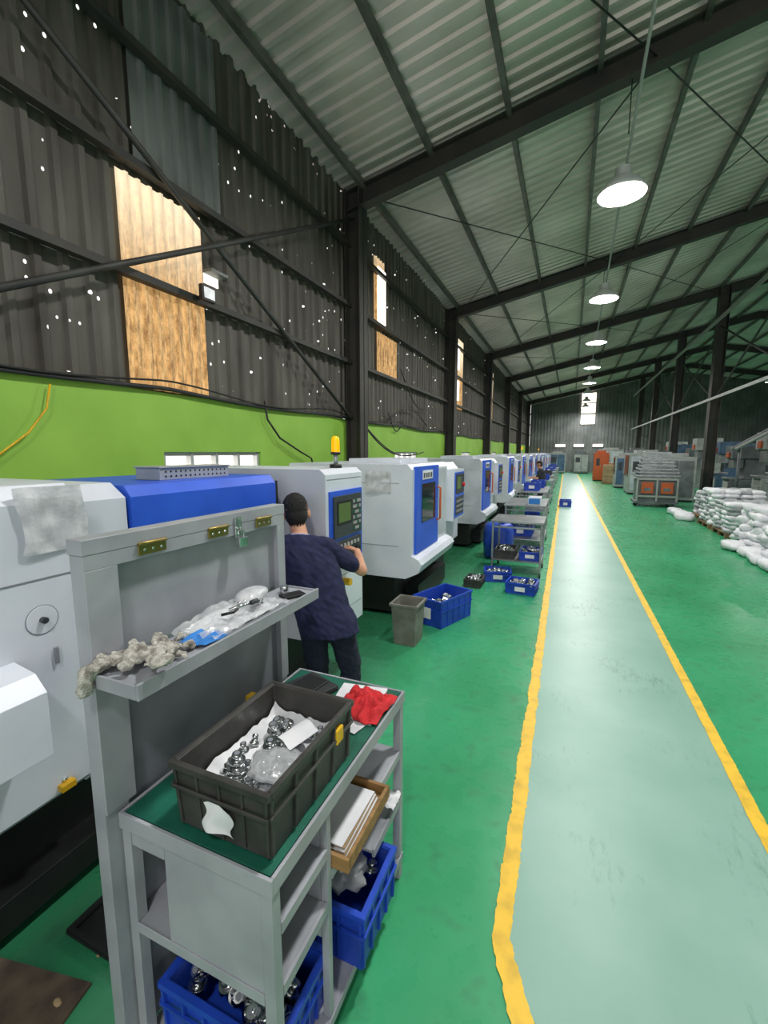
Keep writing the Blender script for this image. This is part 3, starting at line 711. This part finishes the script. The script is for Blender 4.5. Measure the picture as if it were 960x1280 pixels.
# ------------------------------------------------------------------ floor objects along the lathes
b = B('waste_bin')
cxb, cyb = -1.5, 4.22
def R4(h, z): return [(cxb-h*.92, cyb-h, z), (cxb+h*.92, cyb-h, z), (cxb+h*.92, cyb+h, z), (cxb-h*.92, cyb+h, z)]
k = b.mi('bin'); rr = [[b.bm.verts.new(p) for p in R4(h, z)] for h, z in ((.125, 0), (.15, .44), (.14, .44), (.115, .02))]
for A, C in zip(rr[:-1], rr[1:]):
    for i in range(4): b.bm.faces.new((A[i], A[(i+1) % 4], C[(i+1) % 4], C[i])).material_index = k
b.bm.faces.new(rr[0][::-1]).material_index = k; b.bm.faces.new(rr[3]).material_index = k
for (a, c, d, e) in ((-.155, .155, -.165, -.145), (-.155, .155, .145, .165), (-.155, -.13, -.1445, .1445), (.13, .155, -.1445, .1445)):
    b.box(cxb+a, cxb+c, cyb+d, cyb+e, .42, .45, 'bin')
b.finish(.006)
def fcrate(x, y, z, lx_, ly_, h, rz=0, fill=True, nm='blue_parts_crate', m='crate_blue'):
    b = B(nm); b.crate(x, y, z, lx_, ly_, h, m, rz=rz, ribs=5)
    R = Matrix.Rotation(rz, 3, 'Z')
    if m == 'crate_blue':
        P = [R@V(p)+V((x, y, z)) for p in ((-.07, -ly_/2-.006, h*.3), (.07, -ly_/2-.006, h*.3), (.07, -ly_/2-.002, h*.3), (-.07, -ly_/2-.002, h*.3), (-.07, -ly_/2-.006, h*.7), (.07, -ly_/2-.006, h*.7), (.07, -ly_/2-.002, h*.7), (-.07, -ly_/2-.002, h*.7))]
        b.hexa(P, 'paper')
    if fill:
        for i in range(24):
            p = R@V((random.uniform(-.36, .36)*lx_, random.uniform(-.36, .36)*ly_, 0)); flange(b, x+p.x, y+p.y, z+h*.55+random.uniform(0, .05), random.uniform(.03, .05), .04, random.uniform(0, 1), random.random()*6)
    b.finish()
fcrate(-1.335, 5.0, 0, .42, .66, .32, rz=-.36)
fcrate(-.55, 6.45, 0, .42, .36, .16, rz=-.1)
fcrate(-.98, 6.95, 0, .42, .36, .16, rz=.2)
fcrate(-1.25, 6.5, 0, .26, .36, .12, m='crate_blk', nm='black_parts_crate')
def table(x0, x1, y0, y1, h=.9, items=True, m='steelb'):
    b = B('steel_work_table')
    b.box(x0, x1, y0, y1, h-.03, h, m)
    for x in (x0+.02, x1-.05):
        for y in (y0+.02, y1-.05):
            b.box(x, x+.03, y, y+.03, .07, h-.031, m); b.cyl((x, y+.015, .035), (x+.03, y+.015, .035), .035, m='dark', n=14)
    b.box(x0+.02, x1-.02, y0+.02, y1-.02, .24, .255, m); b.box(x0+.051, x1-.051, y0+.022, y0+.04, h-.12, h-.09, m)
    b.finish(.003, 1)
table(-1.15, -.33, 7.2, 8.0)
for i in range(2):
    fcrate(-.93+i*.4, 7.55, .257, .34, .5, .14, fill=True, m='crate_blk' if i == 0 else 'crate_blue', nm='blue_parts_crate' if i else 'black_parts_crate')
b = B('blue_drum'); b.lathe((-1.2, 8.5, 0), [(.001, 0), (.24, 0), (.27, .05), (.28, .25), (.285, .27), (.28, .29), (.28, .5), (.26, .62), (.2, .66), (.001, .66)], 'crate_blue', 28); b.cyl((-1.12, 8.42, .66), (-1.12, 8.42, .69), .04, m='crate_blue'); b.finish()
table(-1.2, -.4, 9.1, 10.6, .95)
b = B('inspection_box'); b.box(-.75, -.5, 9.2, 9.55, .951, 1.1, 'white'); b.box(-.73, -.52, 9.19, 9.199, .97, 1.08, 'bluecloth'); b.finish(.01)
table(-1.3, -.5, 11.7, 12.8, 1.0)
fcrate(-.9, 12.3, 1.001, .4, .6, .2); fcrate(-.9, 9.8, .257, .5, .7, .2); fcrate(-.95, 13.4, 0, .4, .6, .3)
table(-1.25, -.55, 14.2, 15.2); fcrate(-.9, 14.7, .901, .4, .6, .22)
table(-1.35, -.6, 18.3, 19.5); fcrate(-.95, 18.8, .901, .4, .6, .22); fcrate(-.1, 17.6, 0, .42, .6, .24); table(-1.4, -.7, 22, 23.2); fcrate(-1.0, 22.6, .901, .4, .6, .22, m='crate_blk', nm='black_parts_crate')
for y in (26, 29.5, 33): table(-1.45, -.75, y, y+1.2); fcrate(-1.1, y+.6, .901, .4, .6, .22)

# ------------------------------------------------------------------ right side goods
b = B('white_sack_pile')
def pallet(b, x, y, lx_=1.2, ly_=1.1):
    for i in range(6): b.box(x-lx_/2+i*(lx_-.12)/5, x-lx_/2+.12+i*(lx_-.12)/5, y-ly_/2, y+ly_/2, .1, .125, 'rust_wood')
    for i in range(3): b.box(x-lx_/2, x+lx_/2, y-ly_/2+i*(ly_-.1)/2, y-ly_/2+.1+i*(ly_-.1)/2, 0, .099, 'rust_wood')
for (px, py, lv) in ((3.95, 9.7, 5), (3.95, 11.1, 6), (5.2, 9.9, 6), (5.2, 11.4, 6), (6.5, 10.4, 7)):
    pallet(b, px, py)
    for l in range(lv):
        s_ = 1-.06*l
        for i in range(3):
            for j in range(3):
                if l == lv-1 and random.random() < .35: continue
                b.sell((px+(i-1)*.4*s_+random.uniform(-.05, .05), py+(j-1)*.4*s_+random.uniform(-.05, .05), .19+l*.13), (.25, .23, .085), 'sack', e=.62, rz=random.uniform(-.6, .6), jit=.45, nu=16, nv=8)
for i in range(4): b.sell((3.22+random.uniform(-.05, .1), 9.3+i*.55, .09), (.2, .28, .09), 'sack', e=.6, rz=random.uniform(-.6, .6), jit=.4)
b.finish()
b = B('casting_stacks')
for (px, py, lv) in ((4.0, 12.9, 7), (4.0, 14.3, 9), (5.5, 12.9, 9), (6.3, 14.6, 9), (4.2, 15.9, 7)):
    pallet(b, px, py)
    for l in range(lv):
        for i in range(4):
            for j in range(4):
                b.sell((px+(i-1.5)*.28+random.uniform(-.03, .03), py+(j-1.5)*.28+random.uniform(-.03, .03), .17+l*.1), (.16, .16, .06), 'sack2' if random.random() < .5 else 'sack', e=.6, rz=random.uniform(-.4, .4), jit=.3, nu=10, nv=6)
b.finish()
b = B('stray_sacks')
for i in range(4): b.sell((3.15+random.uniform(-.08, .1), 15.3+i*.5, .1), (.2, .24, .1), 'sack', e=.6, rz=random.random()*3, jit=.3)
b.finish()
b = B('stacked_sheet_cage')
sx, sy = 2.95, 19.2
b.box(sx-.7, sx+.7, sy-.6, sy+.6, .121, .199, 'machgrey')
for a in (-.6, .5):
    for c in (-.5, .4): b.box(sx+a, sx+a+.1, sy+c, sy+c+.1, 0, .12, 'machgrey')
b.box(sx-.62, sx+.62, sy-.53, sy+.55, .2, .98, 'machgrey')
for a in (-.66, -.03, .6): b.box(sx+a, sx+a+.06, sy-.62, sy-.56, .2, 1.05, 'rail')
b.box(sx-.66, sx+.66, sy-.6, sy-.54, .98, 1.05, 'rail'); b.box(sx-.66, sx+.66, sy-.6, sy-.54, .35, .42, 'rail')
b.box(sx-.5, sx-.12, sy-.625, sy-.605, .5, .9, 'orange'); b.box(sx+.12, sx+.5, sy-.625, sy-.605, .5, .9, 'orange')
b.box(sx-.42, sx-.2, sy-.632, sy-.626, .58, .7, 'machgrey'); b.box(sx+.2, sx+.42, sy-.632, sy-.626, .58, .7, 'machgrey')
z = 1.05
for l in range(16):
    w = .72-.02*l if l % 2 else .6-.012*l
    b.box(sx-w, sx+w, sy-w*.8, sy+w*.8, z, z+.055, 'steelb' if l % 2 else 'sack2', rz=random.uniform(-.05, .05)); z += .06
b.finish(.006, 1)
def cabinet(name, x, y, w, d, h, m1, m2):
    b = B(name)
    b.box(x-w/2, x+w/2, y-d/2, y+d/2, .08, h, m1); b.box(x-w/2+.05, x+w/2-.05, y-d/2+.05, y+d/2-.05, 0, .079, 'black')
    b.box(x-w/2+.08, x-.02, y-d/2-.02, y-d/2-.001, .2, h-.15, m2); b.box(x+.02, x+w/2-.08, y-d/2-.02, y-d/2-.001, .2, h-.15, m2)
    b.box(x-w/2-.02, x-w/2-.001, y-d/2+.1, y+d/2-.1, h*.45, h-.1, 'glassd'); b.box(x-.06, x-.03, y-d/2-.05, y-d/2-.021, h*.45, h*.6, 'steel')
    b.box(x-w/2+.16, x-.1, y-d/2-.03, y-d/2-.021, h*.55, h*.8, 'panelgrey')
    b.box(x-w*.3, x+w*.3, y-d*.3, y+d*.3, h+.001, h+.15, m1)
    b.finish(.02)
cabinet('vertical_machining_centre', 4.0, 21.6, 1.2, 1.4, 1.8, 'machlight', 'machgrey')
cabinet('vertical_machining_centre', 3.3, 24.6, 1.5, 1.6, 1.95, 'machlight', 'white2')
cabinet('electrical_cabinet', 2.75, 28.3, .9, 1.0, 1.8, 'machlight', 'machblue')
cabinet('electrical_cabinet', 3.8, 32.0, 1.2, 1.0, 2.1, 'machgrey', 'machlight')
cabinet('orange_press_machine', 1.95, 34.5, .95, 1.0, 1.95, 'orange', 'orange')
cabinet('vertical_machining_centre', 3.0, 41, 1.8, 1.4, 2.2, 'machlight', 'white2')
cabinet('vertical_machining_centre', .9, 45.6, 1.3, 1.0, 1.9, 'machgrey', 'machlight')
cabinet('vertical_machining_centre', -1.2, 45.8, 1.5, 1.2, 1.9, 'machlight', 'machblue')
b = B('palletised_cartons')
for (px, py) in ((2.9, 36.5), (2.5, 31.4), (4.6, 27)):
    pallet(b, px, py)
    for l in range(3):
        for i in range(2):
            for j in range(2): b.box(px-.55+i*.56, px-.02+i*.56, py-.5+j*.52, py-.01+j*.52, .126+l*.36, .126+l*.36+.35, 'card')
b.finish(.01)
def press(x, y, s=1, m='machgrey'):
    b = B('power_press')
    b.box(x-.6, x+.6, y-.5, y+.5, 0, .9*s, m); b.box(x-.1, x+.6, y-.45, y+.45, .9*s+.001, 1.9*s-.001, m); b.box(x-.6, x+.6, y-.5, y+.5, 1.9*s, 2.5*s, m)
    b.box(x-.5, x-.11, y-.3, y+.3, 1.45*s, 1.9*s-.001, 'steelb'); b.cyl((x, y+.501, 2.1*s), (x, y+.68, 2.1*s), .45*s, m='black', n=28); b.box(x-.7, x-.11, y-.4, y+.4, .9*s+.001, 1.0*s, 'steelb')
    b.box(x-.66, x-.601, y-.2, y+.15, 1.95*s, 2.2*s, 'orange'); b.box(x-.64, x-.601, y-.35, y+.35, .25, .7, 'machlight')
    b.finish(.03)
mm = ['machgrey', 'machblue', 'machlight']
for i, (x, y) in enumerate(((7.4, 16.6), (7.0, 18.9), (7.3, 21.4), (7.0, 23.9), (7.3, 27), (7.0, 30), (7.3, 33), (7.2, 36), (7.2, 39), (10.2, 17), (10, 21), (10.2, 25), (10.3, 30), (10.3, 35))): press(x, y, 1+.1*((i*7) % 3-1), mm[i % 3])
b = B('inclined_conveyor')
for i, y in enumerate((15.2, 20.2)):
    b.tube([(5.6, y, 2.1), (8.8, y-.9, 4.4)], .06, 'rail'); b.tube([(5.6, y+.5, 2.1), (8.8, y-.4, 4.4)], .06, 'rail')
    b.hexa([V(p) for p in ((5.6, y, 2.1), (8.8, y-.9, 4.35), (8.8, y-.4, 4.35), (5.6, y+.5, 2.1), (5.6, y, 2.16), (8.8, y-.9, 4.41), (8.8, y-.4, 4.41), (5.6, y+.5, 2.16))], 'machgrey')
    b.tube([(5.8, y+.25, 0), (5.8, y+.25, 2.25)], .05, 'machgrey'); b.tube([(8.7, y-.6, 0), (8.7, y-.6, 4.3)], .05, 'machgrey')
b.finish(origin=False)

# ------------------------------------------------------------------ remesh-union bodies
class U:
    def __init__(s): s.v = []; s.f = []; s.tag = []
    def _rings(s, rings, tag):
        base = len(s.v); n = len(rings[0])
        for r in rings:
            for p in r: s.v.append(V(p)); s.tag.append(tag)
        for i in range(len(rings)-1):
            for j in range(n): s.f.append((base+i*n+j, base+i*n+(j+1) % n, base+(i+1)*n+(j+1) % n, base+(i+1)*n+j))
        s.f.append(tuple(base+j for j in range(n))[::-1]); s.f.append(tuple(base+(len(rings)-1)*n+j for j in range(n)))
    def cap(s, p0, p1, r0, r1, tag, flat=1, side=None, n=16, step=.014):
        p0, p1 = V(p0), V(p1); d = p1-p0; L = d.length; d.normalize()
        if side is None: u = d.orthogonal().normalized()
        else: u = V(side); u = (u-d*u.dot(d)).normalized()
        w = d.cross(u); st = []
        for k in range(1, 5): a = math.pi/2*k/5; st.append((-r0*math.cos(a), r0*math.sin(a)))
        m = max(2, int(L/step))
        for k in range(m+1): st.append((L*k/m, r0+(r1-r0)*k/m))
        for k in range(4, 0, -1): a = math.pi/2*k/5; st.append((L+r1*math.cos(a), r1*math.sin(a)))
        s._rings([[p0+d*t+(u*math.cos(2*math.pi*j/n)+w*(math.sin(2*math.pi*j/n)*flat))*r for j in range(n)] for t, r in st], tag)
    def ell(s, c, a, b_, c_, tag, n=22):
        c, a, b_, c_ = V(c), V(a), V(b_), V(c_); R = []
        for k in range(1, 16):
            t = math.pi*k/16; R.append([c-c_*math.cos(t)+(a*math.cos(2*math.pi*j/n)+b_*math.sin(2*math.pi*j/n))*math.sin(t) for j in range(n)])
        s._rings(R, tag)
    def loft(s, keys, tag, step=.02, n=30):
        R = []
        for (c0, a0, b0), (c1, a1, b1) in zip(keys[:-1], keys[1:]):
            c0, a0, b0, c1, a1, b1 = map(V, (c0, a0, b0, c1, a1, b1)); m = max(1, int((c1-c0).length/step))
            for k in range(m):
                t = k/m; t2 = t*t*(3-2*t); R.append((c0.lerp(c1, t), a0.lerp(a1, t2), b0.lerp(b1, t2)))
        R.append(tuple(map(V, keys[-1])))
        s._rings([[c+a*math.cos(2*math.pi*j/n)+b_*math.sin(2*math.pi*j/n) for j in range(n)] for c, a, b_ in R], tag)
    def build(s, name, voxel, smooth=3, parent=None, wrinkle=0, wf=1):
        me = bpy.data.meshes.new('tmp'); me.from_pydata([tuple(v) for v in s.v], [], s.f)
        bm = bmesh.new(); bm.from_mesh(me); bmesh.ops.recalc_face_normals(bm, faces=bm.faces[:]); bm.to_mesh(me); bm.free()
        o = bpy.data.objects.new('tmp', me); COL.objects.link(o)
        r = o.modifiers.new('r', 'REMESH'); r.mode = 'VOXEL'; r.voxel_size = voxel
        if smooth:
            sm = o.modifiers.new('s', 'SMOOTH'); sm.iterations = smooth; sm.factor = .5
        dg = bpy.context.evaluated_depsgraph_get(); nm = bpy.data.meshes.new_from_object(o.evaluated_get(dg))
        bpy.data.objects.remove(o)
        kd = kdtree.KDTree(len(s.v))
        for i, v in enumerate(s.v): kd.insert(v, i)
        kd.balance(); nm.materials.clear(); tags = sorted(set(s.tag))
        for t in tags: nm.materials.append(M[t])
        for p in nm.polygons:
            _, i, _ = kd.find(p.center); p.material_index = tags.index(s.tag[i]); p.use_smooth = True
        if wrinkle:
            soft = {}
            for p in nm.polygons:
                t = tags[p.material_index]
                if t in ('navy', 'pants', 'shirt2', 'gloves'):
                    for vi in p.vertices: soft[vi] = 1
            ns = [v.normal.copy() for v in nm.vertices]
            for vi in soft:
                c = nm.vertices[vi].co.copy()
                nm.vertices[vi].co = c+ns[vi]*wrinkle*(noise.noise(V((c.x*14, c.y*14, c.z*9))*wf)+.5*noise.noise(V((c.x*30+c.z*22, c.y*30, c.z*26))*wf))
        nm.name = name; ob = bpy.data.objects.new(name, nm); COL.objects.link(ob)
        if parent: ob.parent = parent; ob.matrix_parent_inverse = Matrix.Translation(parent.location).inverted()
        return ob

def hand(u, wr, d, nrm, thumb_side, curl=.35, sc=1.0, tag='skin'):
    wr, d, nrm = V(wr), V(d).normalized(), V(nrm); nrm = (nrm-d*nrm.dot(d)).normalized(); t = d.cross(nrm).normalized()
    if t.dot(V(thumb_side)) < 0: t = -t
    for k, off in enumerate((-.03, -.01, .01, .03)):
        u.cap(wr+t*off*.6*sc, wr+(d*.085+t*off)*sc, .014*sc, .0125*sc, tag, step=.01, n=12)
    L = [.052, .066, .072, .066]; offs = [-.034, -.0115, .0115, .034]
    for k in range(4):
        p = wr+(d*.085+t*offs[k])*sc; dd = (d+t*offs[k]*4).normalized(); c = curl
        for seg, (l, r) in enumerate(((L[k]*.55, .0092), (L[k]*.38, .0085), (L[k]*.3, .0076))):
            a = c*(seg+.6); q = p+(dd*math.cos(a)-nrm*math.sin(a))*l*sc
            u.cap(p, q, r*sc, (r-.0006)*sc, tag, step=.008, n=10); p = q
    p = wr+(d*.02+t*.025)*sc; q = wr+(d*.055+t*.058-nrm*.012)*sc; u.cap(p, q, .014*sc, .011*sc, tag, n=12); 
    q2 = q+(d*.032+t*.01-nrm*.012)*sc; u.cap(q, q2, .0105*sc, .0085*sc, tag, n=10)

def person(name, hip, neck, head, hup, hfwd, face, shR, shL, elR, elL, wrR, wrL, hdR, hdL, knR, knL, anR, anL, shirt='navy', K=1.1):
    face = V(face).normalized(); side = face.cross(V((0, 0, 1))).normalized()
    hip, neck, head = V(hip), V(neck), V(head)
    root = bpy.data.objects.new(name, None); COL.objects.link(root); root.location = (hip.x, hip.y, 0)
    u = U(); ax = neck-hip
    shc = (V(shR)+V(shL))/2; ss = (V(shR)-V(shL)).normalized()
    def P(t): return hip+ax*t
    f2 = ss.cross(ax.normalized())
    if f2.dot(face) < 0: f2 = -f2
    u.loft([(hip-V((0, 0, .1)), side*.14, face*.11), (hip, side*.175, face*.125), (P(.2), side*.15, face*.105)], 'pants')
    for kn, an, sg in ((knR, anR, 1), (knL, anL, -1)):
        kn, an = V(kn), V(an); h = hip+side*.085*sg-V((0, 0, .03))
        u.cap(h, kn, .105, .078, 'pants'); u.cap(kn, an+V((0, 0, .03)), .076, .064, 'pants', n=18)
        fd = face
        u.cap(an-fd*.04-V((0, 0, .035)), an+fd*.15-V((0, 0, .045)), .042, .036, 'shoe', n=14)
    u.loft([(P(-.2), side*.2, face*.145), (P(-.08), side*.205, face*.15), (P(.25), side*.188, face*.14), (P(.55), side*.2, f2*.14), (P(.8), ss*.2, f2*.125), (P(.93), ss*.155, f2*.095), (P(1.02), ss*.075, f2*.07)], shirt)
    for sh, el, wr, sg in ((shR, elR, wrR, 1), (shL, elL, wrL, -1)):
        sh, el, wr = V(sh), V(el), V(wr)
        u.cap(shc.lerp(sh, .45)+V((0, 0, .015)), sh, .072, .07, shirt)
        u.cap(sh, sh.lerp(el, .7), .07, .064, shirt)
        u.cap(sh.lerp(el, .6), el, .047, .043, 'skin'); u.cap(el, wr, .043, .028, 'skin')
    hd = V(hup).normalized(); hf = V(hfwd); hf = (hf-hd*hf.dot(hd)).normalized(); hs = hf.cross(hd)
    u.cap(neck-V((0, 0, .03)), head-hd*.06-hf*.01, .06, .056, 'skin')
    u.loft([(P(.97), ss*.09, f2*.08), (P(1.03), ss*.073, f2*.069)], shirt, step=.01); u.loft([(P(1.035), ss*.071, f2*.067), (P(1.05), ss*.069, f2*.065)], 'trim' if shirt == 'navy' else shirt, step=.005)
    def E(off, a, b_, c_, tag):
        u.ell(head+(hs*off[0]+hf*off[1]+hd*off[2])*K, hs*a*K, hf*b_*K, hd*c_*K, tag)
    E((0, 0, .02), .076, .094, .1, 'skin'); E((0, .022, -.045), .056, .062, .068, 'skin'); E((0, .055, -.1), .024, .02, .016, 'skin')
    u.cap(head+(hd*.012+hf*.09)*K, head+(hf*.106-hd*.028)*K, .008*K, .014*K, 'skin', n=10, step=.008)
    E((0, .084, -.062), .024, .009, .008, 'lips')
    for sg in (-1, 1):
        E((.084*sg, .0, -.012), .012, .018, .032, 'skin'); E((.03*sg, .084, .008), .013, .008, .008, 'eye'); E((.032*sg, .089, .03), .018, .006, .005, 'hair')
    E((0, -.012, .036), .083, .096, .098, 'hair'); E((0, -.04, -.018), .072, .064, .07, 'hair'); E((0, .045, .085), .058, .048, .033, 'hair')
    # short tufts so the outline is not a smooth cap
    for i in range(70):
        a = random.uniform(0, 2*math.pi); e = random.uniform(.15, 1.5)
        n_ = hs*math.cos(a)*math.cos(e)+hf*math.sin(a)*math.cos(e)+hd*math.sin(e)
        if n_.dot(hf) > .75: continue
        p = head+(hs*math.cos(a)*math.cos(e)*.08+hf*(math.sin(a)*math.cos(e)*.093-.012)+hd*(math.sin(e)*.094+.036))*K
        u.cap(p-n_*.01, p+n_*.006-hd*.004, .012, .006, 'hair', n=8, step=.008)
    for wr, (hdv, nr, th, cu) in ((wrR, hdR), (wrL, hdL)): hand(u, wr, hdv, nr, th, cu)
    u.build('body', .0062, 2, root, wrinkle=.012)
    return root

person('machine_operator', hip=(-1.50, 2.52, .88), neck=(-1.72, 2.58, 1.40), head=(-1.795, 2.63, 1.565), hup=(-.18, .12, 1), hfwd=(-.6, .8, -.25), face=(-.52, .855, 0),
       shR=(-1.565, 2.655, 1.335), shL=(-1.87, 2.475, 1.345), elR=(-1.385, 2.86, 1.13), elL=(-1.885, 2.60, 1.08), wrR=(-1.52, 3.06, 1.22), wrL=(-1.84, 2.72, 1.24),
       hdR=((-.75, .6, .12), (.4, .25, .9), (-.5, -.8, 0), .35), hdL=((.1, .55, .8), (0, -1, .3), (1, 0, .3), .25),
       knR=(-1.37, 2.64, .47), knL=(-1.56, 2.50, .47), anR=(-1.38, 2.58, .085), anL=(-1.55, 2.42, .085))
M['shirt2'] = mat('dark_shirt', '#20242c', .85)
person('machine_operator', hip=(-.88, 16.1, .9), neck=(-.94, 16.15, 1.42), head=(-.98, 16.16, 1.57), hup=(-.15, 0, 1), hfwd=(-1, .1, -.35), face=(-1, .1, 0),
       shR=(-.93, 16.33, 1.35), shL=(-.93, 15.97, 1.35), elR=(-1.03, 16.4, 1.1), elL=(-1.03, 15.9, 1.1), wrR=(-1.24, 16.33, 1.12), wrL=(-1.24, 15.97, 1.12),
       hdR=((-1, -.2, 0), (0, 0, 1), (0, -1, 0), .3), hdL=((-1, .2, 0), (0, 0, 1), (0, 1, 0), .3),
       knR=(-.92, 16.22, .48), knL=(-.92, 16.0, .48), anR=(-.86, 16.24, .085), anL=(-.86, 15.98, .085), shirt='shirt2', K=1.0)

# cotton gloves, limp and crumpled, on the near end of the shelf
u = U()
Z = V((0, 0, 1))
def limp_glove(c, ang, zo, seed):
    rnd = random.Random(seed); c = V(c); d = V((math.cos(ang), math.sin(ang), 0)); t = V((-d.y, d.x, 0))
    u.ell(c+Z*zo, d*.045, t*.036, Z*.013, 'gloves')
    u.cap(c-d*.03+Z*zo, c-d*.085+Z*(zo+.004), .026, .03, 'gloves', flat=.38, side=t); u.cap(c-d*.085+Z*(zo+.004)-t*.028, c-d*.085+Z*(zo+.004)+t*.028, .009, .009, 'gloves')
    for k in range(4):
        p = c+d*.03+t*(-.027+.018*k)+Z*zo; a = ang+(-.35+.25*k)+rnd.uniform(-.3, .3); bend = rnd.uniform(-.9, .9)
        for sgm in range(3):
            q = p+V((math.cos(a), math.sin(a), 0))*.021+Z*rnd.uniform(-.003, .007); u.cap(p, q, .0098, .0094, 'gloves', step=.006, n=12, flat=.85, side=t); p = q; a += bend*.5
    p = c-d*.01+t*.03+Z*zo; q = p+(t*.7+d*.5).normalized()*.04; u.cap(p, q, .012, .01, 'gloves'); u.cap(q, q+d*.02, .0105, .0095, 'gloves')
limp_glove((X0+.09, .885, SZ), .9, .016, 4)
limp_glove((X0+.07, .825, SZ), -2.3, .03, 9)
limp_glove((X0+.12, .84, SZ), 2.6, .042, 12)
u.cap((X0+.03, .76, SZ+.025), (X0+.02, .722, SZ+.018), .024, .022, 'gloves', flat=.6, side=(1, 0, 0)); u.cap((X0+.02, .722, SZ+.018), (X0+.015, .71, SZ-.035), .021, .016, 'gloves')
u.build('cotton_work_gloves', .0032, 1, wrinkle=.009, wf=3.2)

# ------------------------------------------------------------------ world + daylight
w = bpy.data.worlds.new('World'); scn.world = w; w.use_nodes = True
bg = w.node_tree.nodes['Background']; bg.inputs[0].default_value = (1.0, .98, .95, 1); bg.inputs[1].default_value = 1.4

# ------------------------------------------------------------------ camera
F = V((-.3849, .9130, -.1351)).normalized(); Rt = V((.9215, .3885, 0)).normalized(); Up = Rt.cross(F)
cam = bpy.data.cameras.new('camera'); co = bpy.data.objects.new('camera', cam); COL.objects.link(co)
mw = Matrix((( Rt.x, Up.x, -F.x, 0), (Rt.y, Up.y, -F.y, 0), (Rt.z, Up.z, -F.z, 2.0), (0, 0, 0, 1)))
co.matrix_world = mw
cam.sensor_fit = 'VERTICAL'; cam.sensor_height = 24; cam.lens = 550/1280*24; cam.clip_start = .05; cam.clip_end = 200
scn.camera = co
scn.view_settings.view_transform = 'Standard'
scn.view_settings.exposure = 0
